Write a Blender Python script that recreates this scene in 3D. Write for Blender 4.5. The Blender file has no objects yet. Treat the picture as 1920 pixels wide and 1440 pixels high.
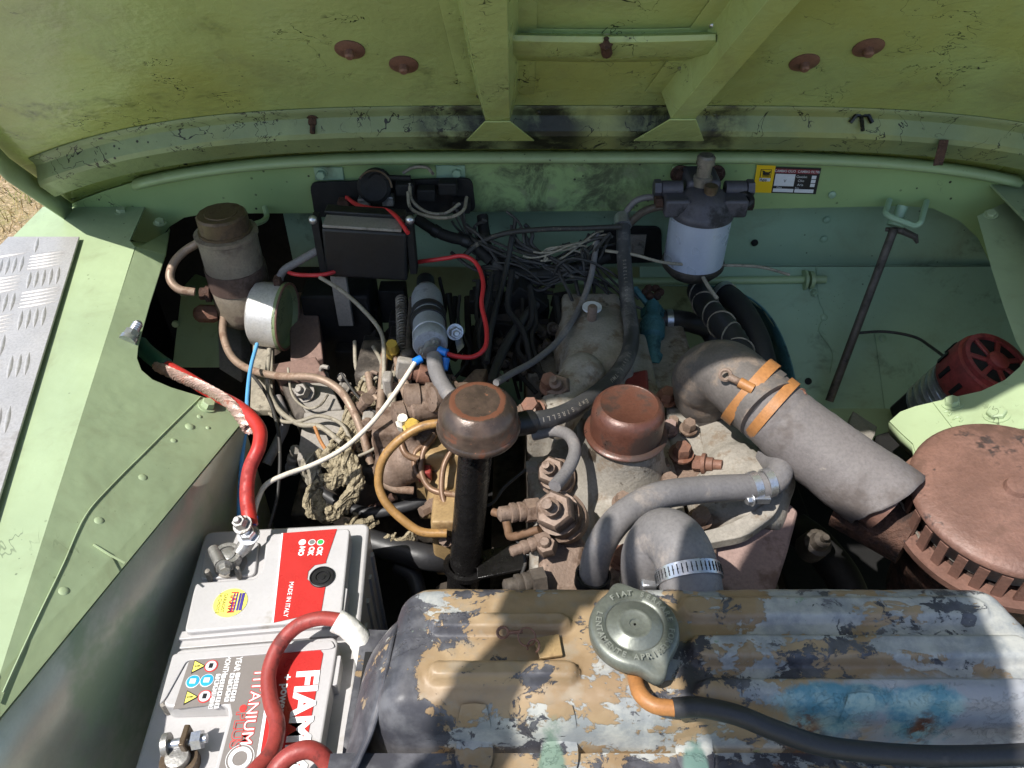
import bpy, bmesh, math, random
from mathutils import Vector, Matrix, noise
V = Vector
R = math.radians
random.seed(7)
SC = bpy.context.scene
COL = SC.collection
# ------------------------------------------------------------------ camera
CAM_Z, PITCH, F = 1.6, R(40), 1444.0            # F = focal length in pixels of a 1920 px wide picture
cd = bpy.data.cameras.new('camera'); cam = bpy.data.objects.new('camera', cd); COL.objects.link(cam)
cd.sensor_width = 36; cd.lens = 36 * F / 1920; cd.clip_start = 0.01; cd.clip_end = 500
cam.location = (0, 0, CAM_Z); cam.rotation_euler = (R(90) - PITCH, 0, 0)
SC.camera = cam
# ------------------------------------------------------------------ world, sun, exposure
SUN = V((0.53, 0.38, -1.0)).normalized()        # direction the light travels
w = bpy.data.worlds.new('World'); SC.world = w; w.use_nodes = True
nt = w.node_tree; bg = nt.nodes['Background']
sky = nt.nodes.new('ShaderNodeTexSky'); sky.sky_type = 'NISHITA'; sky.sun_disc = False
sky.sun_elevation = math.asin(-SUN.z); sky.sun_rotation = math.atan2(-SUN.x, -SUN.y)
nt.links.new(sky.outputs[0], bg.inputs[0]); bg.inputs[1].default_value = 0.15
sd = bpy.data.lights.new('sun', 'SUN'); sd.energy = 4.8; sd.angle = R(0.5); sd.color = (1.0, 0.96, 0.90)
sun = bpy.data.objects.new('sun', sd); COL.objects.link(sun); sun.location = (-3, -3, 6)
sun.rotation_euler = SUN.to_track_quat('-Z', 'Y').to_euler()
SC.view_settings.view_transform = 'Standard'; SC.view_settings.look = 'None'
SC.view_settings.exposure = 0.52; SC.view_settings.gamma = 1; SC.view_settings.use_curve_mapping = False
SC.cycles.use_adaptive_sampling = True; SC.cycles.adaptive_threshold = .02; SC.cycles.max_bounces = 6; SC.cycles.diffuse_bounces = 3; SC.cycles.glossy_bounces = 3; SC.cycles.caustics_reflective = False; SC.cycles.caustics_refractive = False
# ------------------------------------------------------------------ rays: a photo pixel plus one known coordinate gives a place
CP, SP = math.cos(PITCH), math.sin(PITCH)
def ray(u, v):
    a = (u - 960) / F; b = (720 - v) / F
    return V((a, CP + b * SP, -SP + b * CP))
O = V((0, 0, CAM_Z))
def Zp(u, v, z): d = ray(u, v); return O + d * ((z - CAM_Z) / d.z)
def Yp(u, v, y): d = ray(u, v); return O + d * (y / d.y)
def D(u, v, t): return O + ray(u, v) * t
def RP(u, v, p0, n): d = ray(u, v); return O + d * ((p0 - O).dot(n) / d.dot(n))
def DP(l): return [D(*p) for p in l]
# ------------------------------------------------------------------ mesh builder
def frame(ax, hint=None):
    ax = V(ax).normalized()
    h = V(hint) if hint is not None else (V((0, 0, 1)) if abs(ax.z) < .9 else V((1, 0, 0)))
    x = h.cross(ax).normalized(); y = ax.cross(x)
    return x, y, ax
def crv(pts, seg=8):
    P = [V(p) for p in pts]
    if len(P) < 3: return P
    Q = [P[0] * 2 - P[1]] + P + [P[-1] * 2 - P[-2]]
    out = []
    for i in range(1, len(Q) - 2):
        a, b, c, d = Q[i - 1:i + 3]
        for k in range(seg):
            t = k / seg
            out.append(.5 * ((2 * b) + (c - a) * t + (2 * a - 5 * b + 4 * c - d) * t * t + (3 * b - a - 3 * c + d) * t ** 3))
    out.append(P[-1]); return out
class MB:
    def __init__(s): s.v = []; s.f = []
    def add(s, vs, fs):
        o = len(s.v); s.v += [V(p) for p in vs]; s.f += [tuple(i + o for i in f) for f in fs]; return s
    def box(s, c, sz, rot=None, taper=1.0):
        hx, hy, hz = (k / 2 for k in sz); vs = []
        for z in (-1, 1):
            t = taper if z > 0 else 1
            for x, y in ((-1, -1), (1, -1), (1, 1), (-1, 1)): vs.append(V((x * hx * t, y * hy * t, z * hz)))
        if rot is not None: vs = [rot @ p for p in vs]
        return s.add([V(c) + p for p in vs], [(3, 2, 1, 0), (4, 5, 6, 7), (0, 1, 5, 4), (1, 2, 6, 5), (2, 3, 7, 6), (3, 0, 4, 7)])
    def prism(s, poly, off):
        n = len(poly); off = V(off)
        vs = [V(p) for p in poly] + [V(p) + off for p in poly]
        return s.add(vs, [tuple(range(n - 1, -1, -1)), tuple(range(n, 2 * n))] + [(i, (i + 1) % n, n + (i + 1) % n, n + i) for i in range(n)])
    def lathe(s, base, ax, prof, n=24, rot=0, hint=None, sx=1.0):
        x, y, z = frame(ax, hint); base = V(base); vs = []; fs = []
        for r, h in prof:
            for k in range(n):
                a = rot + 2 * math.pi * k / n
                vs.append(base + x * (math.cos(a) * r * sx) + y * (math.sin(a) * r) + z * h)
        m = len(prof)
        for j in range(m - 1):
            for k in range(n): fs.append((j * n + k, j * n + (k + 1) % n, (j + 1) * n + (k + 1) % n, (j + 1) * n + k))
        fs.append(tuple(range(n - 1, -1, -1))); fs.append(tuple((m - 1) * n + k for k in range(n)))
        return s.add(vs, fs)
    def rod(s, a, b, r, n=12, r2=None):
        a, b = V(a), V(b); L = (b - a).length
        return s.lathe(a, b - a, [(r, 0), (r2 if r2 is not None else r, L)], n)
    def tube(s, pts, r, n=10, wob=0):
        P = [V(p) for p in pts]; m = len(P); rs = r if isinstance(r, (list, tuple)) else [r] * m
        t0 = (P[1] - P[0]).normalized(); x, y, _ = frame(t0); vs = []; fs = []
        for i in range(m):
            t = (P[min(i + 1, m - 1)] - P[max(i - 1, 0)]).normalized()
            x = (x - t * x.dot(t)).normalized(); y = t.cross(x)
            for k in range(n):
                a = 2 * math.pi * k / n; rr = rs[min(i, len(rs) - 1)]
                if wob: rr *= 1 + wob * (.6 * noise.noise(P[i] * 70 + V((k * .9, 0, 0))) + .6 * noise.noise(P[i] * 230 + V((k * 1.7, 3, 0))))
                vs.append(P[i] + (x * math.cos(a) + y * math.sin(a)) * rr)
        for i in range(m - 1):
            for k in range(n): fs.append((i * n + k, i * n + (k + 1) % n, (i + 1) * n + (k + 1) % n, (i + 1) * n + k))
        fs.append(tuple(range(n - 1, -1, -1))); fs.append(tuple((m - 1) * n + k for k in range(n)))
        return s.add(vs, fs)
    def ring(s, c, ax, r, t, n=32, m=8, hint=None, arc=2 * math.pi):
        x, y, z = frame(ax, hint); pts = [V(c) + (x * math.cos(arc * k / n) + y * math.sin(arc * k / n)) * r for k in range(n + 1)]
        return s.tube(pts, t, m)
    def band(s, c, ax, r, wd, th, n=36):
        return s.lathe(V(c) - V(ax).normalized() * wd / 2, ax, [(r, 0), (r + th, 0), (r + th, wd), (r, wd), (r, 0)], n)
    def ball(s, c, r, sc=(1, 1, 1), n=16):
        prof = [(max(1e-4, math.sin(math.pi * i / 10)) * r, -math.cos(math.pi * i / 10) * r) for i in range(11)]
        o = len(s.v); s.lathe((0, 0, 0), (0, 0, 1), prof, n)
        for i in range(o, len(s.v)): s.v[i] = V(c) + V((s.v[i].x * sc[0], s.v[i].y * sc[1], s.v[i].z * sc[2]))
        return s
    def bolt(s, p, ax, r, h, washer=True, stud=False):
        p = V(p); ax = V(ax).normalized()
        if washer: s.lathe(p, ax, [(r * 1.35, 0), (r * 1.35, h * .22)], 18)
        s.lathe(p + ax * h * .18, ax, [(r, 0), (r, h * .75), (r * .86, h)], 6, rot=random.random())
        if stud: s.lathe(p + ax * h, ax, [(r * .5, 0), (r * .5, h * .5), (r * .4, h * .6)], 10)
        return s
    def grid(s, nx, ny, fn):
        vs = [fn(i / nx, j / ny) for j in range(ny + 1) for i in range(nx + 1)]
        fs = [(j * (nx + 1) + i, j * (nx + 1) + i + 1, (j + 1) * (nx + 1) + i + 1, (j + 1) * (nx + 1) + i) for j in range(ny) for i in range(nx)]
        return s.add(vs, fs)
    def build(s, name, mat, parent=None, label=None, cat=None, group=None, kind=None, angle=38, bevel=0, remesh=0, smooth=4, solid=0, sub=0, bseg=2, disp=None):
        me = bpy.data.meshes.new(name)
        c = sum((p for p in s.v), V()) / len(s.v)
        zc = min(p.z for p in s.v); c.z = zc
        me.from_pydata([tuple(p - c) for p in s.v], [], s.f); me.update()
        bm = bmesh.new(); bm.from_mesh(me); bmesh.ops.recalc_face_normals(bm, faces=bm.faces[:]); bm.to_mesh(me); bm.free()
        me.shade_smooth()
        if not remesh: me.set_sharp_from_angle(angle=R(angle))
        o = bpy.data.objects.new(name, me); COL.objects.link(o); me.materials.append(mat)
        place(o, c, parent)
        if solid: m = o.modifiers.new('s', 'SOLIDIFY'); m.thickness = solid; m.offset = 0
        if remesh:
            m = o.modifiers.new('r', 'REMESH'); m.mode = 'VOXEL'; m.voxel_size = remesh; m.use_smooth_shade = True
            m = o.modifiers.new('sm', 'SMOOTH'); m.iterations = smooth; m.factor = .5
            if disp:
                tx = bpy.data.textures.new('cast', 'CLOUDS'); tx.noise_scale = disp[1]; tx.noise_depth = 3
                m = o.modifiers.new('d', 'DISPLACE'); m.texture = tx; m.strength = disp[0]; m.texture_coords = 'GLOBAL'
        if sub: m = o.modifiers.new('u', 'SUBSURF'); m.levels = m.render_levels = sub
        if bevel:
            m = o.modifiers.new('b', 'BEVEL'); m.width = bevel; m.segments = bseg; m.limit_method = 'ANGLE'; m.angle_limit = R(30)
            m.harden_normals = False
        tag(o, label, cat, group, kind); return o
WL = {}
def place(o, c, parent):
    WL[o.name] = V(c)
    if parent is not None:
        o.parent = parent; o.location = V(c) - WL[parent.name]
    else: o.location = c
def tag(o, label=None, cat=None, group=None, kind=None):
    if label: o['label'] = label
    if cat: o['category'] = cat
    if group: o['group'] = group
    if kind: o['kind'] = kind
    return o
def thing(name, label, cat, loc, group=None):
    o = bpy.data.objects.new(name, None); COL.objects.link(o); o.empty_display_size = .02
    o.location = loc; WL[o.name] = V(loc); return tag(o, label, cat, group)
def rpoly(poly, r, seg=4):
    """round the corners of a 3-D polygon"""
    P = [V(p) for p in poly]; n = len(P); out = []
    for i in range(n):
        a, b, c = P[i - 1], P[i], P[(i + 1) % n]
        d1 = (a - b); d2 = (c - b); k = min(r, d1.length * .45, d2.length * .45)
        p1 = b + d1.normalized() * k; p2 = b + d2.normalized() * k
        for j in range(seg + 1):
            t = j / seg; out.append(p1 * (1 - t) ** 2 + b * 2 * t * (1 - t) + p2 * t * t)
    return out
def ccw(p):  # order of a polygon seen from above
    a = sum(p[i - 1].x * p[i].y - p[i].x * p[i - 1].y for i in range(len(p)))
    return p if a > 0 else p[::-1]
# ------------------------------------------------------------------ materials
def s2l(c):
    return tuple(((x / 255) / 12.92 if x / 255 <= .04045 else ((x / 255 + .055) / 1.055) ** 2.4) for x in c)
class NT:
    def __init__(s, name):
        s.m = bpy.data.materials.new(name); s.m.use_nodes = True; s.t = s.m.node_tree
        s.b = s.t.nodes['Principled BSDF']; s.tc = s.t.nodes.new('ShaderNodeTexCoord'); s.co = s.tc.outputs['Object']
    def n(s, typ, **k):
        q = s.t.nodes.new(typ)
        for a, b in k.items(): setattr(q, a, b)
        return q
    def l(s, a, b): s.t.links.new(a, b)
    def world(s):
        g = s.n('ShaderNodeNewGeometry'); s.co = g.outputs['Position']
    def noise(s, scale, det=6, rough=.6, dist=0, co=None, stretch=None):
        q = s.n('ShaderNodeTexNoise'); q.inputs['Scale'].default_value = scale; q.inputs['Detail'].default_value = det
        q.inputs['Roughness'].default_value = rough; q.inputs['Distortion'].default_value = dist
        c = co or s.co
        if stretch:
            m = s.n('ShaderNodeMapping'); m.inputs['Scale'].default_value = stretch; s.l(c, m.inputs[0]); c = m.outputs[0]
        s.l(c, q.inputs['Vector']); return q.outputs['Fac']
    def ramp(s, fac, a, b, inv=False):
        q = s.n('ShaderNodeMapRange'); q.interpolation_type = 'SMOOTHSTEP'
        q.inputs[1].default_value = a; q.inputs[2].default_value = b
        q.inputs[3].default_value = 1 if inv else 0; q.inputs[4].default_value = 0 if inv else 1
        s.l(fac, q.inputs[0]); return q.outputs[0]
    def math(s, op, a, b=None):
        q = s.n('ShaderNodeMath', operation=op)
        for i, x in enumerate((a, b)):
            if x is None: continue
            if isinstance(x, (int, float)): q.inputs[i].default_value = x
            else: s.l(x, q.inputs[i])
        return q.outputs[0]
    def mix(s, fac, a, b):
        q = s.n('ShaderNodeMix', data_type='RGBA')
        if isinstance(fac, (int, float)): q.inputs[0].default_value = fac
        else: s.l(fac, q.inputs[0])
        for i, x in ((6, a), (7, b)):
            if isinstance(x, tuple): q.inputs[i].default_value = (*x, 1)
            else: s.l(x, q.inputs[i])
        return q.outputs[2]
    def crack(s, scale, wdt=.006, sparse=(.5, .62), stretch=None):
        q = s.noise(scale, 4, .6, .6, stretch=stretch); a = s.math('ABSOLUTE', s.math('SUBTRACT', q, .5))
        c = s.ramp(a, wdt * .4, wdt, inv=True); m = s.ramp(s.noise(scale * .6, 3), *sparse)
        return s.math('MULTIPLY', c, m)
    def specks(s, scale, lim=.12, sparse=(.5, .65), big=6):
        q = s.n('ShaderNodeTexVoronoi'); q.inputs['Scale'].default_value = scale; s.l(s.co, q.inputs['Vector'])
        c = s.ramp(q.outputs['Distance'], lim * .6, lim, inv=True); return s.math('MULTIPLY', c, s.ramp(s.noise(big, 4), *sparse))
    def bump(s, h, strength=.2, dist=.002, prev=None):
        q = s.n('ShaderNodeBump'); q.inputs['Strength'].default_value = strength; q.inputs['Distance'].default_value = dist
        s.l(h, q.inputs['Height'])
        if prev is not None: s.l(prev, q.inputs['Normal'])
        return q.outputs[0]
    def out(s, col, rough, metal=0, nrm=None, spec=.5, coat=0):
        for k, x in (('Base Color', col), ('Roughness', rough), ('Metallic', metal)):
            if isinstance(x, tuple): s.b.inputs[k].default_value = (*x, 1)
            elif isinstance(x, (int, float)): s.b.inputs[k].default_value = x
            else: s.l(x, s.b.inputs[k])
        s.b.inputs['Specular IOR Level'].default_value = spec
        s.b.inputs['Coat Weight'].default_value = coat
        if nrm is not None: s.l(nrm, s.b.inputs['Normal'])
        return s.m
def mat(name, col, rough=.5, metal=0, var=.22, scale=25, dirt=None, amt=.5, dscale=14, drough=.85, bump=.25, bscale=140, bdist=.001, dirt2=None, amt2=.62, dscale2=40, spec=.5, coat=0, speck=.35):
    """paint / metal / rubber with tone variation, one or two layers of dirt or rust, and fine relief"""
    c = s2l(col); n = NT(name)
    d = tuple(x * (1 - var) for x in c); e = tuple(min(1, x * (1 + var * .6)) for x in c)
    k = n.mix(n.ramp(n.noise(scale, 4, .65), .3, .7), d, e); ro = rough; me = metal
    rr = n.math('ADD', n.math('MULTIPLY', n.noise(scale * 2.3, 2), .3), rough - .15)
    if dirt:
        f = n.ramp(n.noise(dscale, 5, .68), amt, amt + .13); k = n.mix(f, k, s2l(dirt))
        rr = n.math('ADD', rr, n.math('MULTIPLY', f, drough - rough))
        if metal: me = n.math('MULTIPLY', n.math('SUBTRACT', 1.0, f), metal)
    if dirt2:
        f = n.ramp(n.noise(dscale2, 4, .7), amt2, amt2 + .08); k = n.mix(f, k, s2l(dirt2)); rr = n.math('SUBTRACT', rr, n.math('MULTIPLY', f, .3))
    f = n.ramp(n.noise(330, 2, .6), .35, .75); k = n.mix(n.math('MULTIPLY', f, speck), k, tuple(x * .45 for x in c))
    nb = n.bump(n.noise(bscale, 3, .65), bump, bdist)
    return n.out(k, rr, me, nb, spec, coat)
def plain(name, col, rough=.5, metal=0, bump=.1, bscale=200): return mat(name, col, rough, metal, var=.1, bump=bump, bscale=bscale, speck=.12)
def green_paint(name, col, rough=.38, grime=0.0, crackiness=(.52, .62), peel=.25, yellow=None, stretch=None, csc=9):
    n = NT(name); n.world(); c = s2l(col)
    k = n.mix(n.ramp(n.noise(5, 3), .3, .7), tuple(x * .88 for x in c), tuple(min(1, x * 1.06) for x in c))
    if yellow: k = n.mix(n.ramp(n.noise(3.1, 5), .42, .62), k, s2l(yellow))
    k = n.mix(n.math('MULTIPLY', n.ramp(n.noise(11, 5, .7, .5), .48, .75), .35), k, s2l((112, 108, 82)))
    if grime:
        f = n.ramp(n.noise(7, 5, .7, .4), .62 - grime * .3, .8 - grime * .25)
        k = n.mix(n.math('MULTIPLY', f, .8), k, s2l((38, 40, 28)))
    cr = n.crack(csc, .0055, crackiness, stretch); sp = n.specks(60, .10, (.5, .62)); sp2 = n.specks(150, .12, (.52, .66), 9)
    k = n.mix(cr, k, s2l((34, 38, 24))); k = n.mix(n.math('MULTIPLY', sp, .8), k, s2l((40, 42, 28))); k = n.mix(n.math('MULTIPLY', sp2, .7), k, s2l((52, 56, 36)))
    h = n.math('MULTIPLY', n.noise(130, 2, .5, stretch=stretch), .5)
    nb = n.bump(h, peel, .002); nb = n.bump(n.noise(12, 3), .22, .012, nb)
    rr = n.math('ADD', n.math('MULTIPLY', n.noise(9, 2), .3), rough - .15)
    return n.out(k, rr, 0, nb)
M = {}
M['wing'] = green_paint('wing green paint', (157, 173, 136), .40, .06, (.57, .67), .16)
M['bonnet'] = green_paint('bonnet underside paint', (160, 178, 118), .28, .16, (.48, .60), .6, (156, 166, 98), (1, 1, 1.5), 17)
M['channel'] = green_paint('bonnet channel paint', (128, 152, 112), .4, .5, (.46, .56), .4, (112, 128, 74), None, 20)
M['bulk'] = green_paint('bulkhead paint', (136, 166, 130), .42, .18, (.56, .68), .15)
M['bulk_dirty'] = green_paint('oily bulkhead paint', (112, 134, 104), .5, 1.05, (.5, .62), .3)
M['toe'] = green_paint('toeboard paint', (146, 174, 146), .45, .2, (.58, .68), .15, None, None, 5)
M['lip'] = green_paint('lip paint', (156, 178, 134), .4, .05, (.6, .7), .1)
M['steelwall'] = mat('rubbed inner wing steel', (206, 208, 190), .40, .4, .2, 6, (166, 182, 148), .45, 5, .5, .12, 60, dirt2=(232, 232, 222), amt2=.7, dscale2=30, speck=.1)
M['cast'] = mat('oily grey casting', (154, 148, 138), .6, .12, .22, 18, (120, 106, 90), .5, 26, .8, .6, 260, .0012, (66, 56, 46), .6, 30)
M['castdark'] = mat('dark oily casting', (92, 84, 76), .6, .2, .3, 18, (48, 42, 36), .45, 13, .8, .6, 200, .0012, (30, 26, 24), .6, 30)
M['iron'] = mat('brown grimy iron', (132, 112, 98), .62, .15, .25, 30, (84, 64, 50), .48, 25, .85, .7, 300, .001, (48, 38, 32), .62, 60)
M['pink'] = mat('faded pink primer', (150, 126, 118), .7, 0, .15, 14, (112, 90, 80), .5, 16, .85, .3, 200)
M['rustcap'] = mat('rust brown enamel', (100, 64, 52), .36, .15, .25, 16, (62, 48, 42), .46, 16, .5, .4, 240, .0008, (40, 32, 28), .64, 60)
M['rust'] = mat('dry rust', (124, 92, 80), .55, .1, .3, 12, (92, 66, 54), .5, 9, .85, .6, 150, .0015, (66, 56, 54), .6, 24)
M['rustbolt'] = mat('rusty bolt', (128, 92, 76), .65, .15, .25, 60, (110, 70, 50), .5, 60, .85, .5, 260)
M['rustdark'] = mat('dark flaky rust', (84, 58, 46), .8, .05, .4, 60, (46, 34, 30), .48, 50, .9, 1.0, 150, .004, (130, 92, 72), .66, 110)
M['bolt'] = mat('greasy steel bolt', (150, 144, 134), .45, .6, .2, 60, (84, 74, 62), .5, 60, .8, .4, 240)
M['zinc'] = mat('bright zinc', (200, 202, 206), .32, .85, .12, 70, (130, 126, 116), .62, 60, .7, .2, 300)
M['lead'] = mat('grey lead alloy', (176, 174, 170), .48, .75, .2, 60, (120, 112, 100), .55, 70, .8, .5, 260)
M['alu'] = mat('brushed aluminium', (205, 208, 214), .36, .9, .1, 14, (140, 140, 138), .66, 20, .6, .15, 300)
M['tread'] = mat('tread plate aluminium', (180, 177, 174), .42, .25, .12, 10, (138, 134, 132), .55, 12, .6, .2, 300)
M['filter'] = mat('satin filter can', (196, 204, 222), .3, .3, .06, 12, None, bump=.05, speck=.08)
M['blackpaint'] = mat('black gloss pipe paint', (26, 25, 25), .28, .1, .3, 30, (120, 112, 104), .72, 160, .7, .6, 160, .002)
M['black'] = mat('matt black plastic', (24, 24, 26), .5, 0, .2, 30, (56, 50, 44), .62, 30, .8, .3, 160)
M['soot_shade'] = mat('sooty black', (18, 17, 17), .75, 0, .3, 30, (44, 40, 34), .6, 22, .9, .5, 140)  # soot, and the black of sheets standing in for deep shade
M['rubber'] = mat('grey dusty rubber', (116, 113, 113), .62, 0, .14, 20, (140, 132, 126), .52, 18, .8, .25, 240)
M['rubberblack'] = mat('black rubber hose', (46, 46, 48), .48, 0, .15, 20, (84, 82, 80), .62, 24, .7, .2, 240)
M['hosegrey'] = mat('dusty dark hose', (62, 62, 64), .5, 0, .15, 20, (110, 107, 104), .5, 20, .75, .2, 240)
M['rubberbrown'] = mat('dusty rubber elbow', (98, 92, 88), .66, 0, .2, 24, (126, 112, 100), .5, 22, .85, .5, 200)
M['duct'] = mat('grey fabric duct', (112, 106, 104), .7, 0, .12, 14, (92, 84, 80), .5, 9, .85, .45, 260, .0012, (138, 130, 122), .66, 30)
M['orange'] = mat('orange strap', (166, 114, 66), .5, 0, .15, 40, (160, 100, 50), .6, 50, .7, .25, 200)
M['white'] = plain('white print', (236, 236, 236), .5)
M['offwhite'] = mat('white cable', (222, 214, 198), .5, 0, .1, 30, (160, 146, 126), .6, 60, .7, .2)
M['whitetape'] = mat('white tape wrap', (236, 234, 226), .6, 0, .06, 40, None, bump=.5, bscale=160)
M['batgrey'] = mat('light grey battery plastic', (182, 180, 180), .36, 0, .06, 12, (150, 142, 130), .6, 12, .6, .08, 220, speck=.08)
M['batside'] = mat('battery case plastic', (188, 186, 184), .42, 0, .06, 12, (150, 142, 130), .6, 12, .6, .1, 200, speck=.08)
M['batlabel'] = mat('warm grey label', (128, 122, 118), .35, 0, .05, 20, (110, 98, 84), .68, 14, .5, .05, speck=.08)
M['red'] = mat('red glossy label', (184, 50, 48), .3, 0, .06, 20, None, bump=.12, bscale=24, bdist=.004, speck=.08)
M['redcable'] = mat('bright red cable', (182, 50, 44), .4, 0, .15, 30, (140, 44, 40), bump=.06, speck=.08)
M['redold'] = mat('grubby red cable', (152, 62, 56), .5, 0, .15, 30, (108, 48, 44), .52, 40, .7, .3, 160, .001, (52, 38, 36), .7, 60)
M['redwire'] = plain('red wire', (196, 50, 54), .42)
M['redpaint'] = mat('red gloss plastic', (140, 60, 58), .5, 0, .25, 30, (112, 48, 46), .5, 40, .5, .1)
M['blue'] = plain('blue crimp sleeve', (30, 120, 214), .4)
M['bluewire'] = plain('sky blue wire', (96, 164, 214), .45)
M['yellow'] = mat('yellow sticker', (246, 236, 110), .45, 0, .04, 20, None, bump=.03, speck=.08)
M['agip'] = mat('warm yellow sticker', (232, 190, 20), .4, 0, .04, 20, None, bump=.03, speck=.08)
M['yellowplug'] = mat('yellow plug', (190, 158, 66), .55, 0, .15, 30, (140, 112, 54), .5, 40, .7, .2)
M['ink'] = plain('black print', (22, 22, 26), .5)
M['violet'] = plain('violet print', (70, 56, 140), .5)
M['cyan'] = plain('cyan print', (40, 160, 206), .5)
M['greenink'] = plain('green print', (60, 176, 84), .5)
M['redink'] = plain('red print', (206, 60, 56), .5)
M['darkred'] = plain('dark red print', (130, 36, 48), .5)
M['greyink'] = plain('grey print', (120, 120, 118), .5)
M['paper'] = plain('white sticker paper', (214, 216, 220), .5)
M['copper'] = mat('braided copper strap', (196, 168, 156), .4, .5, .2, 200, (150, 96, 78), .55, 120, .6, .8, 400, .001)
M['greensleeve'] = plain('dark green sleeve', (46, 92, 74), .5)
M['pipe'] = mat('dusty copper pipe', (158, 136, 118), .5, .3, .2, 40, (118, 92, 74), .5, 40, .8, .3)
M['brownpipe'] = mat('brown fuel pipe', (124, 96, 74), .45, .2, .2, 40, (150, 128, 104), .56, 50, .8, .3)
M['ochrehose'] = mat('oil stained clear hose', (162, 124, 74), .4, 0, .25, 40, (112, 86, 60), .52, 40, .6, .2)
M['ochre'] = mat('ochre painted casting', (160, 134, 94), .55, .1, .15, 20, (124, 96, 62), .55, 18, .8, .4, 220)
M['wire'] = mat('dusty dark wire', (50, 48, 46), .6, 0, .25, 60, (120, 112, 98), .58, 70, .8, .2)
M['wirepale'] = mat('dusty pale wire', (148, 140, 124), .65, 0, .25, 60, (92, 84, 72), .55, 70, .8, .3)
M['loom'] = mat('crusty cloth loom', (160, 148, 122), .9, 0, .35, 90, (92, 82, 62), .5, 80, .95, 1.0, 120, .005)
M['teal'] = mat('teal painted brass', (78, 128, 136), .45, .15, .25, 30, (50, 84, 92), .5, 40, .7, .4)
M['reservoir'] = mat('grimy reservoir can', (138, 128, 114), .5, .25, .25, 14, (92, 78, 70), .47, 12, .75, .4, 160, .001, (150, 116, 88), .68, 50)
M['resband'] = mat('brown band', (92, 76, 70), .5, .1, .2, 20, (70, 54, 46), .5, 20, .8, .4)
M['brass'] = mat('dull brown brass cap', (104, 88, 70), .45, .45, .25, 30, (72, 56, 42), .5, 30, .7, .4)
M['silver'] = mat('scuffed silver paint', (206, 204, 200), .42, .4, .1, 20, (84, 78, 72), .62, 46, .7, .3)
M['pump'] = mat('grey anodised pump', (168, 174, 182), .42, .25, .08, 20, (120, 124, 128), .6, 30, .6, .15)
M['boxbrown'] = mat('brown primer bracket', (134, 108, 98), .65, .05, .2, 16, (92, 72, 64), .5, 14, .85, .4)
M['boxgrey'] = mat('dusty grey bracket', (146, 140, 132), .7, .05, .15, 18, (104, 98, 90), .55, 16, .85, .4)
M['capletter'] = mat('highlighted raised letters', (150, 153, 144), .4, .4, .1, 20, None)  # letters share the cap's metal; their highlights are put into this lighter colour
M['capmetal'] = mat('dull plated cap', (118, 122, 114), .42, .45, .12, 20, (92, 94, 84), .55, 14, .6, .25)
M['filterhead'] = mat('sooty cast filter head', (86, 84, 92), .55, .3, .2, 20, (40, 38, 40), .52, 16, .8, .4)
M['mastic'] = mat('blue grey sealant', (120, 132, 136), .7, 0, .15, 30)
# oily middle of the bulkhead: the grime sits where the breather blows on it
def bulk_mat():
    n = NT('bulkhead face paint'); n.world(); c = s2l((142, 168, 114))
    k = n.mix(n.ramp(n.noise(5, 6), .3, .7), tuple(x * .86 for x in c), tuple(x * 1.05 for x in c))
    sx = n.n('ShaderNodeSeparateXYZ'); n.l(n.co, sx.inputs[0])
    a = n.math('ABSOLUTE', n.math('SUBTRACT', sx.outputs[0], .06)); win = n.ramp(a, .06, .22, inv=True)
    f = n.math('MULTIPLY', n.ramp(n.noise(16, 5, .75, .5), .38, .62), win)
    k = n.mix(n.math('MULTIPLY', f, .85), k, s2l((46, 46, 34)))
    k = n.mix(n.math('MULTIPLY', n.math('MULTIPLY', n.ramp(n.noise(50, 6), .55, .66), win), .7), k, s2l((120, 130, 100)))
    sp = n.specks(55, .14, (.5, .6)); k = n.mix(sp, k, s2l((26, 28, 20)))
    cr = n.crack(10, .006, (.6, .7)); k = n.mix(cr, k, s2l((34, 38, 24)))
    return n.out(k, n.math('ADD', n.math('MULTIPLY', f, .3), .4), 0, n.bump(n.noise(60, 5), .15, .002))
M['bulkface'] = bulk_mat()
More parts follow.
